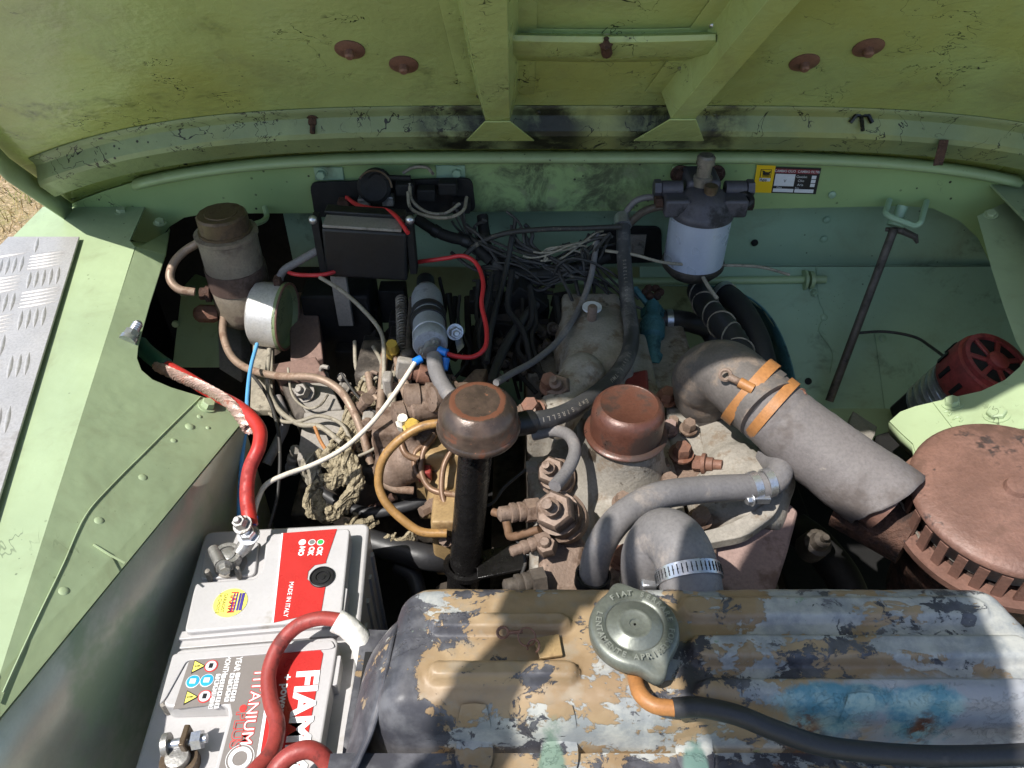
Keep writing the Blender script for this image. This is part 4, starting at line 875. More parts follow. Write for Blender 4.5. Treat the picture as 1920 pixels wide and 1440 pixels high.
MB().box(D(998, 875, .885), (.014, .010, .010)).build('wire_plug', M['boxgrey'], label='small grey plug on a thin wire behind the injectors', cat='plug', bevel=.001)
hose('earth_wire', [(968, 1012, .80), (980, 1030, .79), (985, 1055, .78), (975, 1085, .77)], .0018, 'wire', 'short wire hanging over the lower injector union', 'wire')
# ---- big hoses
fh = thing('breather_hose', 'long black hose with white print curving down from the fuel filter', 'hose', D(1165, 690, .94))
FP = crv(DP([(1168, 412, 1.10), (1170, 480, 1.09), (1176, 560, 1.06), (1184, 620, 1.02), (1178, 665, .975), (1150, 710, .93), (1105, 748, .89), (1050, 778, .855), (975, 795, .83)]), 10)
MB().tube(FP, .0104, 18).build('rubber', M['hosegrey'], fh)
MB().lathe(D(1168, 418, 1.10), D(1168, 405, 1.10) - D(1168, 430, 1.09), [(.0125, -.006), (.0128, .010), (.012, .012)], 20).build('end_ferrule', M['zinc'], fh)
MB().tube(FP[-4:] + [D(955, 797, .83)], .0132, 16).build('black_sleeve', M['black'], fh)
def hose_print(P, r, s, i0, size, mt, par, step=.0075):
    m = MB(); acc = 0; i = i0
    for ch in s:
        p, q = P[i], P[min(i + 1, len(P) - 1)]; t = (q - p).normalized(); p = p + t * acc
        n = (O - p); n = (n - t * n.dot(t)).normalized(); up = n.cross(t)
        if ch != ' ':
            vs, fs = text_geo(ch, size, .015); m.add([p + t * x + up * (math.sin(y / r) * r) + n * (math.cos(y / r) * r + .0003) for x, y in vs], fs)
        acc += step * (.5 if ch in ' .-' else 1)
        while i < len(P) - 2 and acc > (P[i + 1] - P[i]).length: acc -= (P[i + 1] - P[i]).length; i += 1
    m.build('white_print', M['boxgrey'], par)
hose_print(FP, .0104, '10 bar R - TMU', 42, .0070, 'white', fh, .0062); hose_print(FP, .0104, 'Exp  SIRELLI', 63, .0075, 'white', fh, .0065); hose_print(FP, .0104, 'SIRELLI 10 bar', 12, .0064, 'white', fh, .006)
hh = thing('heater_hose', 'grey heater hose arching across the front of the engine', 'hose', D(1230, 930, .77))
HPt = crv(DP([(1112, 1110, .745), (1114, 1065, .735), (1130, 1015, .73), (1170, 965, .74), (1235, 930, .76), (1330, 917, .785), (1405, 913, .80), (1445, 905, .805), (1462, 880, .82), (1440, 858, .86)]), 8)
MB().tube(HPt, .0140, 20).build('rubber', M['rubber'], hh)
MB().band(D(1111, 1085, .737), GZ + V((.05, .1, 0)), .0150, .012, .0022, 30).build('hose_clamp', M['black'], hh)
for u, v in ((1414, 911), (1440, 905)): MB().band(D(u, v, .802), V((1, .25, .1)), .0138, .008, .0016, 30).build('hose_clamp', M['zinc'], hh)
MB().box(D(1425, 935, .795), (.020, .008, .008)).bolt(D(1410, 937, .79), (-1, -.3, .1), .005, .006).build('clamp_screw', M['zinc'], hh, bevel=.001)
th_ = thing('radiator_hose', 'thick grey elbow hose joining engine and radiator beside the cap', 'hose', D(1250, 1000, .68))
TP_ = crv(DP([(1222, 1135, .765), (1217, 1085, .735), (1220, 1040, .712), (1243, 1008, .695), (1270, 1022, .678), (1288, 1065, .665), (1298, 1120, .655), (1300, 1160, .66)]), 8)
MB().tube(TP_, .0265, 28).build('rubber', M['rubber'], th_)
def clamp(P, i, r, par, wd=.012):
    t = (P[i + 1] - P[i - 1]).normalized(); hc = MB().band(P[i], t, r, wd, .0018, 44).build('hose_clamp', M['zinc'], par)
    x, y, z = frame(t); m = MB()
    for k in range(44):
        a = 2 * math.pi * k / 44; c = P[i] + (x * math.cos(a) + y * math.sin(a)) * (r + .0018); m.box(c, (.0012, .0012, .0012))
        m.add([], [])
    for k in range(44):
        a = 2 * math.pi * k / 44; d_ = (x * math.cos(a) + y * math.sin(a)); m.rod(P[i] + d_ * (r + .002) - z * wd * .33, P[i] + d_ * (r + .002) + z * wd * .33, .0005, 4)
    m.build('clamp_teeth', M['black'], hc)
clamp(TP_, 42, .0265, th_); clamp(TP_, 6, .0265, th_)
MB().box(D(1215, 1100, .70), (.014, .012, .018)).build('clamp_screw', M['zinc'], th_, bevel=.002)
# ---- intake duct
du = thing('intake_duct', 'thick grey intake duct with cut end, held by orange straps', 'duct', D(1480, 820, .82))
E = crv(DP([(1400, 900, .99), (1370, 850, .985), (1330, 780, .96), (1318, 715, .915), (1355, 698, .875), (1400, 730, .848), (1440, 768, .828)]), 8)
MB().tube(E, [.032] * 20 + [.035] * 4 + [.0372] * 14 + [.0372] * 12, 32).build('rubber_elbow', M['rubberbrown'], du)
S0, S1 = D(1400, 730, .848), D(1662, 935, .795)
ax = (S1 - S0).normalized(); Ls = (S1 - S0).length
m = MB(); x, y, z = frame(ax); vs = []; NA = 40
for j, (s_, r) in enumerate(((0, .0385), (.15, .0395), (.3, .0395), (.5, .0402), (.7, .0412), (.86, .042), (1, .0425), (1, .040), (.8, .039), (.4, .038))):
    for k in range(NA):
        a = 2 * math.pi * k / NA; jag = .006 * noise.noise(V((math.cos(a) * 2, math.sin(a) * 2, 5))) if s_ == 1 else 0
        vs.append(S0 + ax * (Ls * s_ + jag + (.010 * math.cos(a - 1.0) if s_ == 1 else 0)) + (x * math.cos(a) + y * math.sin(a)) * r)
m.add(vs, [(j * NA + k, j * NA + (k + 1) % NA, (j + 1) * NA + (k + 1) % NA, (j + 1) * NA + k) for j in range(9) for k in range(NA)])
ctr = lambda p: S0 + ax * (p - S0).dot(ax)
dv = []
NL = 60
for j in range(NL + 1):
    t = j / NL; sag = V((0, 0, -.005)) * math.sin(math.pi * t)
    for k in range(NA):
        a = 2 * math.pi * k / NA; r = .0366 + .0042 * t + .0011 * noise.noise(V((math.cos(a) * 1.4, math.sin(a) * 1.4, t * 7))) + .0005 * noise.noise(V((math.cos(a) * 6, math.sin(a) * 6, t * 30))) - .0012 * math.exp(-((t - .28) / .015) ** 2) * (1 + math.cos(a - 2)) * .5
        jag = (.006 * noise.noise(V((math.cos(a) * 2, math.sin(a) * 2, 5))) + .012 * math.cos(a - 1.0)) * max(0, (t - .9) * 10)
        dv.append(S0 + sag + ax * (Ls * t + jag) + (x * math.cos(a) + y * math.sin(a)) * r)
m = MB().add(dv, [(j * NA + k, j * NA + (k + 1) % NA, (j + 1) * NA + (k + 1) % NA, (j + 1) * NA + k) for j in range(NL) for k in range(NA)])
m.build('duct_tube', M['duct'], du, angle=60, solid=.003)
MB().lathe(S0 + ax * Ls * .70, ax, [(.0355, 0), (.0355, Ls * .335), (.034, Ls * .335), (.033, Ls * .1), (.001, Ls * .1)], 36).build('rusty_pipe_end', M['rust'], du)
def strap(t, wd, sl=0.0):
    MB().band(S0 + ax * Ls * t, ax, .0412 if t < .1 else .0386, wd, .0012, 44).build('orange_strap', M['orange'], du)
strap(.03, .013); strap(.19, .011)
MB().band(S0 + ax * Ls * .10, ax, .0382, .009, .001, 40).build('grey_tape', M['rubberbrown'], du)
n0 = (O - S0).normalized(); s1 = S0 + ax * Ls * -.02 + n0 * .040
b0, b1 = D(1360, 703, .818), D(1408, 728, .808)
m = MB().ring(b0, n0, .0055, .0022, 16, 6).rod(b0 + (b1 - b0) * .15, b1, .0042, 10); m.build('strap_buckle', M['iron'], du)
MB().lathe(b1 + (b0 - b1) * .45, b1 - b0, [(.0058, 0), (.0058, .016)], 14).build('buckle_wrap', M['orange'], du)
MB().rod(D(1478, 722, .84), D(1500, 738, .825), .004, 8).bolt(D(1500, 738, .825), D(1500, 738, .825) - D(1478, 722, .84), .005, .006).build('strap_screw', M['rustbolt'], du)
# ---- heater hoses in the tunnel
h1 = thing('black_hose', 'ribbed black hose wrapped with wire rising to the bulkhead tube', 'hose', D(1360, 600, 1.1))
HB = crv(DP([(1308, 542, 1.18), (1325, 575, 1.14), (1350, 605, 1.09), (1378, 640, 1.05), (1395, 690, 1.03), (1390, 760, 1.05)]), 8)
MB().tube(HB, [.017 + .0012 * (i % 2) for i in range(60)], 18).build('rubber', M['rubberblack'], h1)
m = MB()
for i in range(2, len(HB) - 8, 5):
    t = (HB[i + 1] - HB[i - 1]).normalized(); m.ring(HB[i], t + V((.5 * (-1) ** i, 0, .3)), .0195, .0012, 20, 5)
m.build('wire_wrap', M['wirepale'], h1)
hose('rear_hose', [(1352, 548, 1.22), (1385, 575, 1.18), (1420, 640, 1.14), (1440, 730, 1.12), (1450, 800, 1.12)], .019, 'rubberblack', 'black hose with bright clamp disappearing behind the grey duct')
MB().band(D(1358, 552, 1.21), D(1385, 575, 1.18) - D(1352, 548, 1.22), .0195, .009, .0015, 28).build('hose_clip', M['zinc'], label='bright clip on the hose end under the cross tube', cat='hose clip')
hose('valve_hose', [(1238, 602, 1.17), (1265, 600, 1.17), (1300, 606, 1.18), (1330, 620, 1.2), (1350, 660, 1.2)], .0155, 'rubberblack', 'short blue black hose leaving the teal heater valve')
MB().band(D(1254, 601, 1.17), V((1, 0, 0)), .016, .009, .0015, 28).build('hose_clip', M['zinc'], label='bright clip on the hose beside the teal valve', cat='hose clip')
hv = thing('heater_valve', 'teal painted heater valve with star knob behind the engine', 'valve', D(1222, 690, 1.12))
p0, p1 = D(1224, 548, 1.17), D(1222, 690, 1.10)
MB().lathe(p1, p0 - p1, [(.016, 0), (.016, .02), (.012, .022), (.013, .05), (.018, .055), (.019, .075), (.016, .085), (.012, .09), (.010, .115), (.006, .118), (.006, .13)], 18).build('body', M['teal'], hv)
MB().lathe(D(1224, 596, 1.16), p0 - p1, [(.0185, 0), (.0185, .014)], 6).build('hex', M['teal'], hv)
m = MB()
for k in range(6): m.ball(D(1224, 548, 1.165) + V((math.cos(k * 1.047), math.sin(k * 1.047) * .9, .1 * math.sin(k))) * .011, .0065)
m.build('star_knob', M['rustdark'], hv)
MB().rod(D(1190, 540, 1.17), D(1218, 575, 1.16), .005).build('lever', M['teal'], hv)
# ---- fuel filter on the bulkhead
fy = .985; fcx = Yp(1308, 440, fy).x
ff = thing('fuel_filter', 'silver blue fuel filter with black cast head on the bulkhead', 'fuel filter', V((fcx, fy, .965)))
zt, zb = Yp(1308, 398, fy).z, Yp(1308, 490, fy).z
MB().lathe(V((fcx, fy, zb)), GZ, [(.043, 0), (.043, zt - zb)], 44).build('can', M['filter'], ff)
MB().lathe(V((fcx, fy, zb - .030)), GZ, [(.008, 0), (.018, .002), (.034, .012), (.043, .022), (.0455, .026), (.0455, .032), (.043, .033)], 40).build('bowl', M['castdark'], ff, label='brown grey cast bowl under the filter can')
MB().lathe(V((fcx, fy, zt)), GZ, [(.0445, -.002), (.0455, .004), (.043, .010), (.040, .012), (.036, .022), (.022, .034), (.012, .036)], 40).build('head', M['filterhead'], ff)
hz = zt + .016
for sx in (-1, 1):
    MB().box(V((fcx + sx * .040, fy - .004, hz)), (.034, .040, .026)).build('head_boss', M['filterhead'], ff, bevel=.004, bseg=3)
    MB().lathe(V((fcx + sx * .030, fy + .012, hz + .014)), V((sx, 0, 0)), [(.011, 0), (.011, .028), (.009, .030)], 16).lathe(V((fcx + sx * .060, fy + .012, hz + .014)), V((sx, 0, 0)), [(.013, 0), (.013, .009)], 6).build('side_union', M['filterhead'], ff)
MB().lathe(V((fcx + sx * -.058, fy - .004, hz)), V((-1, 0, 0)), [(.010, 0), (.010, .010)], 6).lathe(V((fcx + .058, fy - .004, hz)), V((1, 0, 0)), [(.010, 0), (.010, .010)], 6).build('lower_unions', M['rustdark'], ff)
pb_ = Yp(1305, 340, 1.046)
MB().prism(rpoly([Yp(u, v, 1.047) for u, v in ((1258, 308), (1350, 306), (1352, 395), (1256, 395))], .010), (0, -.004, 0)).build('mount_plate', M['bulkface'], ff, bevel=.001)
MB().box(V((fcx, 1.02, hz + .012)), (.048, .055, .030)).build('mount_arm', M['filterhead'], ff, bevel=.006)
for u in (1274, 1342): MB().bolt(Yp(u, 326, 1.042), (0, -1, 0), .010, .010).build('mount_bolt', M['rustdark'], ff)
MB().lathe(V((fcx - .003, fy + .012, hz + .016)), GZ, [(.013, 0), (.013, .016), (.010, .018), (.010, .034), (.0125, .034), (.0125, .044), (.010, .047)], 14).build('centre_bolt', M['bolt'], ff)
MB().lathe(V((fcx + .004, fy - .012, hz + .010)), GZ, [(.010, 0), (.008, .012), (.009, .012), (.009, .020)], 10).build('bleed_screw', M['brass'], ff)
hose('filter_pipe', [(1245, 372, 1.085), (1215, 370, 1.085), (1190, 378, 1.09), (1172, 400, 1.10)], .0045, 'rubber', 'short grey pipe from the filter to the black hose top', 'pipe')
hose('filter_pipe', [(1262, 388, 1.07), (1235, 388, 1.07), (1205, 398, 1.08), (1180, 420, 1.10)], .0055, 'castdark', 'dark lower pipe leaving the left side of the filter head', 'pipe')
hose('filter_loop', [(1385, 364, 1.07), (1402, 366, 1.065), (1408, 376, 1.06), (1400, 385, 1.06), (1384, 386, 1.06)], .0050, 'black', 'tight black pipe loop on the right of the filter head', 'pipe')
# ================================================================== chassis, with dark sheets added to keep the bay floor black
ch = thing('chassis', 'black chassis rails and added shade sheets far down under the engine', 'chassis', (.14, .7, .40))
for x in (-.20, .47): MB().box((x, .7, .52), (.08, 1.3, .12)).build('rail', M['soot_shade'], ch, bevel=.004)
MB().box((.14, .40, .50), (.9, .06, .08)).build('cross_member', M['soot_shade'], ch, bevel=.004)
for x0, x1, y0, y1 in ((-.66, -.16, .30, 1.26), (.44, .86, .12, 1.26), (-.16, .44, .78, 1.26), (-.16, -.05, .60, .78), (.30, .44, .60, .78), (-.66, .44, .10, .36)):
    MB().prism([V((x0, y0, .46)), V((x1, y0, .46)), V((x1, y1, .46)), V((x0, y1, .46))], (0, 0, .004)).build('shade_sheet', M['soot_shade'], ch)
MB().prism([V((-.69, .90, 1.05)), V((-.69, 1.265, 1.05)), V((-.69, 1.265, .46)), V((-.69, .90, .46))], (.004, 0, 0)).build('footwell_side', M['soot_shade'], ch)  # dark side panel added to close off light at the left opening
MB().prism([V((.94, .60, 1.083)), V((.94, 1.265, 1.083)), V((.94, 1.265, .46)), V((.94, .60, .46))], (.004, 0, 0)).build('footwell_side', M['soot_shade'], ch)
MB().prism([V((-.78, 1.254, 1.07)), V((-.34, 1.254, 1.07)), V((-.34, 1.254, .46)), V((-.78, 1.254, .46))], (0, -.004, 0)).build('recess_shade_panel', M['soot_shade'], ch)  # black panel over the green one, stands in for shade in the recess
hose('lower_hose', [(690, 1015, .95), (740, 1030, .94), (800, 1045, .93), (850, 1050, .95)], .016, 'rubberblack', 'black lower hose running from the battery corner to the filler pipe')
hose('fan_belt', [(745, 1060, .95), (775, 1080, .94), (785, 1120, .93), (780, 1180, .92)], .010, 'rubberblack', 'black rubber belt bending down behind the radiator corner', 'belt')
MB().tube(crv(DP([(1490, 990, 1.0), (1530, 1020, .98), (1575, 1075, .96), (1600, 1130, .95)]), 6), .022, 16).build('lower_pipe', M['soot_shade'], label='sooty pipe low down between pink plate and air cleaner', cat='pipe')
p = D(1530, 1020, .93); m = MB().lathe(p, V((.1, -.4, 1)), [(.018, -.02), (.017, .006), (.012, .008), (.010, .018), (.004, .019), (.004, .028)], 14); m.build('breather_plug', M['castdark'], label='small grey breather plug in the dark beside the pink plate', cat='plug')
# ================================================================== left side of the bay
rx = -.387; ry = .93; rz = .950
rs = thing('fluid_reservoir', 'grimy cylindrical fluid reservoir with brown hexagonal cap', 'reservoir', V((rx, ry, rz)))
b_ = V((rx, ry, rz))
MB().lathe(b_, GZ, [(.018, -.012), (.030, -.004), (.038, .004), (.0405, .018), (.0405, .056), (.0395, .058), (.0395, .132), (.042, .134), (.042, .139), (.037, .140)], 36).build('can', M['reservoir'], rs)
MB().band(b_ + V((0, 0, .072)), GZ, .0398, .030, .0016, 36).build('band', M['resband'], rs)
MB().lathe(b_ + V((0, 0, .139)), GZ, [(.036, 0), (.036, .004), (.0335, .005), (.0335, .024), (.031, .027), (.022, .0275), (.021, .0285), (.001, .0285)], 14).build('cap', M['brass'], rs)
MB().lathe(b_ + V((-.036, -.02, .052)), V((-1, -.1, .05)), [(.012, 0), (.012, .006), (.009, .007), (.009, .014)], 10).build('side_knob', M['rustdark'], rs)
MB().lathe(b_ + V((-.050, -.020, .018)), V((-1, -.1, .1)), [(.010, -.016), (.013, -.010), (.013, .010), (.009, .016), (.006, .018)], 8).build('outlet_union', M['rustbolt'], rs)
MB().rod(b_ + V((.012, 0, -.01)), b_ + V((.03, -.01, -.06)), .013, 14).build('bottom_outlet', M['reservoir'], rs)
MB().tube(crv([Yp(496, 388, 1.045), Yp(500, 405, 1.03), Yp(492, 415, 1.0), Yp(470, 422, .97)], 5), .004, 8).build('bracket_wire', M['lip'], rs)
hose('reservoir_pipe', [(372, 455, 1.06), (345, 472, 1.06), (325, 495, 1.055), (319, 522, 1.05), (335, 542, 1.05), (365, 548, 1.055)], .0058, 'pipe', 'dusty pipe curling from the reservoir back to its side union', 'pipe')
hose('brake_pipe', [(420, 590, 1.10), (418, 625, 1.08), (432, 665, 1.06), (462, 690, 1.04), (520, 705, 1.01), (590, 708, .985), (635, 730, .97), (662, 770, .955), (680, 815, .95), (695, 870, .95)], .0052, 'pipe', 'long dusty pipe sweeping from the reservoir over the brown bracket', 'pipe')
# silver collar with its open mouth
sc = thing('duct_collar', 'scuffed silver duct collar with open mouth beside the reservoir', 'collar', D(500, 650, 1.07))
ax = V((1.0, -.10, -.06)).normalized(); c0 = D(484, 588, 1.085)
MB().lathe(c0, ax, [(.040, -.004), (.0455, 0), (.0465, .036), (.0455, .037), (.044, .035), (.043, .0)], 44).build('sleeve', M['silver'], sc)
MB().lathe(c0 + ax * .036, ax, [(.0455, 0), (.0485, .001), (.0485, .005), (.0445, .006), (.041, .002), (.036, -.010), (.030, -.014), (.001, -.014)], 44).build('mouth', M['channel'], sc)
MB().ring(c0 + ax * .042, ax, .0468, .0018, 40, 8).build('rust_rim', M['rust'], sc)
MB().box(c0 + V((.035, .01, .047)), (.010, .014, .014)).build('top_tab', M['rustdark'], sc, bevel=.001)
# green box and brackets below
jb = thing('junction_box', 'pale green metal box under the reservoir', 'box', D(370, 690, 1.16))
MB().prism([D(322, 690, 1.17), D(412, 690, 1.15), D(408, 568, 1.18), D(340, 540, 1.20)], (.0, .06, -.01)).build('front', M['wing'], jb, bevel=.002)
MB().prism([D(410, 692, 1.145), D(408, 572, 1.175), D(450, 590, 1.2), D(455, 720, 1.15)], (.0, .05, 0)).build('side', M['boxgrey'], jb, bevel=.002)
for u, v in ((345, 550), (377, 682), (330, 607), (391, 606)): MB().lathe(D(u, v, 1.165 + (690 - v) * .0002), (0, -1, .3), [(.006, 0), (.005, .004)], 10).build('screw', M['castdark'] if u > 370 else M['wing'], jb)
sb = thing('steering_bracket', 'dusty brown and grey steering box bracket left of the engine', 'bracket', D(580, 800, 1.0))
for nm, mt, q, th in (('upper_box', 'boxbrown', [(540, 548, 1.16), (592, 545, 1.16), (606, 672, 1.09), (545, 690, 1.08)], .05), ('rim', 'boxbrown', [(510, 682, 1.055), (592, 668, 1.06), (612, 704, 1.03), (522, 712, 1.025)], .03),
                      ('sloping_plate', 'boxgrey', [(538, 718, 1.03), (618, 716, 1.03), (642, 766, 1.0), (572, 772, .995)], .03), ('front_plate', 'boxgrey', [(570, 772, .994), (648, 767, .998), (628, 862, .965), (556, 862, .965)], .04),
                      ('pale_strip', 'wirepale', [(474, 640, 1.09), (512, 640, 1.09), (512, 768, 1.02), (468, 768, 1.02)], .012), ('side_fin', 'castdark', [(528, 722, 1.03), (540, 716, 1.03), (574, 772, .995), (560, 800, .99)], .02)):
    MB().prism([D(*k) for k in q], V((0, .02, -1)) * th).build(nm, M[mt], sb, bevel=.002)
MB().bolt(D(573, 736, 1.01), (-.2, -.6, .8), .010, .014, True, True).build('plate_bolt', M['boxgrey'], sb)
MB().box(D(735, 770, 1.0), (.012, .02, .12)).box(D(752, 740, 1.0), (.022, .012, .12), Matrix.Rotation(.2, 3, 'Y')).box(D(700, 830, .99), (.016, .02, .10)).build('upright', M['boxgrey'], sb, bevel=.003)
MB().box(D(650, 620, 1.2), (.10, .08, .18)).build('rear_box', M['soot_shade'], sb, bevel=.004)
MB().lathe(D(722, 830, .955), V((0, -.7, .7)), [(.018, -.02), (.018, 0), (.013, .004), (.013, .012), (.009, .014)], 14).build('ball_joint', M['iron'], sb)
# ---- regulator and fuse plate in the shade of the bulkhead
rg = thing('regulator_box', 'sooty black regulator box with bare silver top edge', 'regulator', D(690, 500, 1.08))
Rm = Matrix.Rotation(R(4), 3, 'Y')
rc = D(690, 462, 1.06)
MB().box(rc, (.112, .050, .075), Rm).build('body', M['black'], rg, bevel=.004, bseg=3)
MB().box(rc + V((0, -.008, .0395)), (.104, .030, .004), Rm).build('bare_top', M['boxgrey'], rg, bevel=.001)
MB().box(rc + V((0, .016, .042)), (.108, .020, .010), Rm).build('cover_lip', M['black'], rg, bevel=.002)
for sx in (-1, 1): MB().box(rc + V((sx * .062, -.01, .01)), (.010, .02, .085)).build('side_strap', M['soot_shade'], rg, bevel=.001); MB().ball(rc + V((sx * .064, -.018, .050)), .006).build('strap_screw', M['zinc'], rg)
MB().box(rc + V((-.045, -.01, -.075)), (.022, .008, .10)).build('support_leg', M['boxgrey'], rg, bevel=.001)
fp = thing('fuse_plate', 'long sooty black mounting plate with fuse terminals above the regulator', 'plate', Yp(735, 395, 1.03))
MB().prism(rpoly([Yp(u, v, 1.035) for u, v in ((580, 343), (885, 335), (892, 398), (590, 408))], .012), (0, .006, 0)).build('backing', M['soot_shade'], fp, bevel=.001)
for u, v in ((683, 378), (728, 374), (645, 382)): MB().box(Yp(u, v, 1.022), (.016, .016, .014)).build('terminal', M['lead'] if u > 660 else M['rustdark'], fp, bevel=.001)
MB().lathe(Yp(702, 350, 1.02), (0, -1, .3), [(.024, -.02), (.024, .004), (.019, .007), (.016, .006)], 28).build('round_switch', M['soot_shade'], fp)
MB().ring(Yp(703, 352, 1.006), (0, -1, .3), .0235, .0015, 30, 6, arc=2.6).build('brass_arc', M['brass'], fp)
for u, v in ((760, 352), (800, 362), (840, 350), (865, 385)): MB().box(Yp(u, v, 1.022), (.026, .02, .018)).build('relay', M['soot_shade'], fp, bevel=.002)
MB().tube(crv([Yp(u, v, 1.02) for u, v in ((690, 330), (700, 322), (718, 322), (722, 332), (770, 334))], 5), .004, 8).build('loom_stub', M['soot_shade'], fp)
cp2 = thing('cover_plate', 'black rounded cover plate with nut beside the fuel filter', 'plate', Yp(1200, 490, 1.09))
MB().prism(rpoly([Yp(u, v, 1.092) for u, v in ((1120, 426), (1240, 426), (1242, 492), (1120, 496))], .012), (0, .006, 0)).build('backing', M['soot_shade'], cp2, bevel=.001)
MB().bolt(Yp(1195, 462, 1.09), (0, -1, 0), .009, .009).build('nut', M['boxgrey'], cp2); MB().box(Yp(1192, 458, 1.092), (.03, .004, .036)).build('pale_patch', M['boxgrey'], cp2)
# ---- electric fuel pump
ep = thing('fuel_pump', 'grey cylindrical electric fuel pump with blue wire crimps', 'fuel pump', D(808, 655, .98))
a0, a1 = D(800, 556, 1.075), D(807, 648, .965); ax = (a1 - a0).normalized(); L = (a1 - a0).length
MB().lathe(a0, ax, [(.012, -.02), (.018, -.008), (.0205, 0), (.0215, .006), (.0215, L * .28), (.0210, L * .70), (.0222, L * .76), (.0222, L * .82), (.0210, L * .83), (.0222, L * .86), (.0222, L * .97), (.0205, L), (.001, L)], 36).build('body', M['pump'], ep)
for t in (.42, .56): MB().band(a0 + ax * L * t, ax, .0214, .011, .0022, 36).build('rubber_band', M['rubberblack'], ep)
MB().band(a0 - ax * .008, ax, .015, .010, .002, 24).build('hose_clamp', M['zinc'], ep)
MB().rod(D(778, 545, 1.07), D(814, 545, 1.07), .0055, 12).build('clamp_screw', M['zinc'], ep)
MB().rod(a0 - ax * .005, a0 - ax * .05, .013, 16).build('inlet_hose', M['rubberblack'], ep)
x, y, z = frame(ax)
for dx, dy in ((-.009, -.006), (.006, .004)): MB().bolt(a1 + x * dx + y * dy, ax, .0055, .007, True, True).build('terminal_nut', M['lead'], ep)
MB().lathe(a1, ax, [(.008, 0), (.008, .010), (.010, .011), (.010, .018)], 12).build('outlet', M['lead'], ep)
for u0, v0, u1, v1 in ((790, 672, 776, 680), (822, 656, 838, 662), (836, 672, 832, 694)):
    MB().rod(D(u0, v0, .945), D(u1, v1, .942), .0052, 12).build('blue_crimp', M['blue'], ep)
MB().prism([D(848, 615, 1.0), D(862, 625, 1.0), D(870, 650, .98), D(858, 662, .98)], (0, .01, -.004)).build('mount_strap', M['zinc'], ep)
MB().bolt(D(853, 622, .99), (.2, -.8, .4), .008, .010, True, True).build('mount_bolt', M['zinc'], ep)
hose('pump_hose', [(814, 668, .945), (818, 695, .93), (830, 722, .91), (850, 748, .89), (870, 765, .88)], .0098, 'rubber', 'short grey hose from the fuel pump to behind the brown cap')
# ---- coil spring and linkage in the shade
sp_ = D(752, 560, 1.10); sq = D(755, 655, 1.02); ax = (sq - sp_).normalized(); x, y, z = frame(ax); Ls_ = (sq - sp_).length
MB().tube([sp_ + ax * (Ls_ * i / 320) + (x * math.cos(i * .39) + y * math.sin(i * .39)) * .007 for i in range(321)], .0014, 6).build('return_spring', M['bolt'], label='thin coil return spring beside the fuel pump', cat='spring')
MB().rod(D(772, 560, 1.08), D(765, 660, 1.0), .0042).ball(D(766, 668, .99), .011).build('throttle_rod', M['castdark'], label='dark throttle rod with ball end left of the fuel pump', cat='rod')
for (u, v, d, lab, mt, s_) in ((735, 655, 1.0, 'upper of two yellow plugs left of the fuel pump', 'yellowplug', (.014, .012, .026)), (772, 800, .90, 'small yellow plug next to the brown filler cap', 'yellowplug', (.016, .014, .014)), (755, 792, .905, 'cream plug beside the small yellow plug', 'offwhite', (.012, .012, .022))):
    MB().lathe(D(u, v, d), V((.1, -.3, 1)), [(s_[0] * .6, -s_[2] / 2), (s_[0] * .7, 0), (s_[0] * .55, s_[2] * .1), (s_[0] * .5, s_[2] / 2)], 8).build('wire_plug', M[mt], label=lab, cat='plug')
# banjo fittings of the lift pump
lpump = thing('lift_pump', 'brown lift pump fittings behind the brown filler cap', 'pump', D(800, 780, .93))
for u, v, d, a_, k, mt in ((800, 748, .93, (-1, -.2, .1), 1.25, 'iron'), (770, 772, .92, (-.9, -.4, .1), 1.0, 'iron'), (785, 700, .98, (-1, 0, .3), .8, 'rustbolt'), (835, 745, .92, (-.8, -.5, .3), 1.0, 'iron')):
    pz = D(u, v, d); a_ = V(a_).normalized()
    MB().lathe(pz, a_, [(.016 * k, -.03 * k), (.016 * k, 0), (.013 * k, .002), (.013 * k, .008), (.0155 * k, .009), (.0155 * k, .02 * k), (.010 * k, .022 * k)], 14).build('fitting', M[mt], lpump)
m = MB().box(D(745, 830, .96), (.05, .05, .08)).ball(D(770, 860, .95), .03).ball(D(740, 880, .96), .028).box(D(790, 830, .96), (.04, .04, .05)); m.build('body', M['iron'], lpump, remesh=.004, smooth=3)
MB().box(D(797, 888, .93), (.016, .014, .018)).build('red_tag', M['redold'], lpump, bevel=.002)
def loomb(name, pts, r, mt, label):
    S_ = crv(DP(pts), 8); m = MB()
    for i in range(11):
        ph = i * 2.4; rr = r * (.35 + .65 * ((i * 7) % 11) / 11); P = []
        for j, p in enumerate(S_):
            a = ph + j * .22 + 1.5 * noise.noise(V((i * 3.1, j * .2, 0))); P.append(p + V((math.cos(a), .6 * math.sin(a + 1), math.sin(a))) * rr * (1 + .5 * noise.noise(V((i, j * .3, 4)))))
        c0_ = random.randint(0, 3); c1_ = len(P) - random.randint(0, 3)
        m.tube(P[c0_:c1_], r * random.uniform(.22, .42), 7, .45)
    return m.build(name, M[mt], label=label, cat='loom')
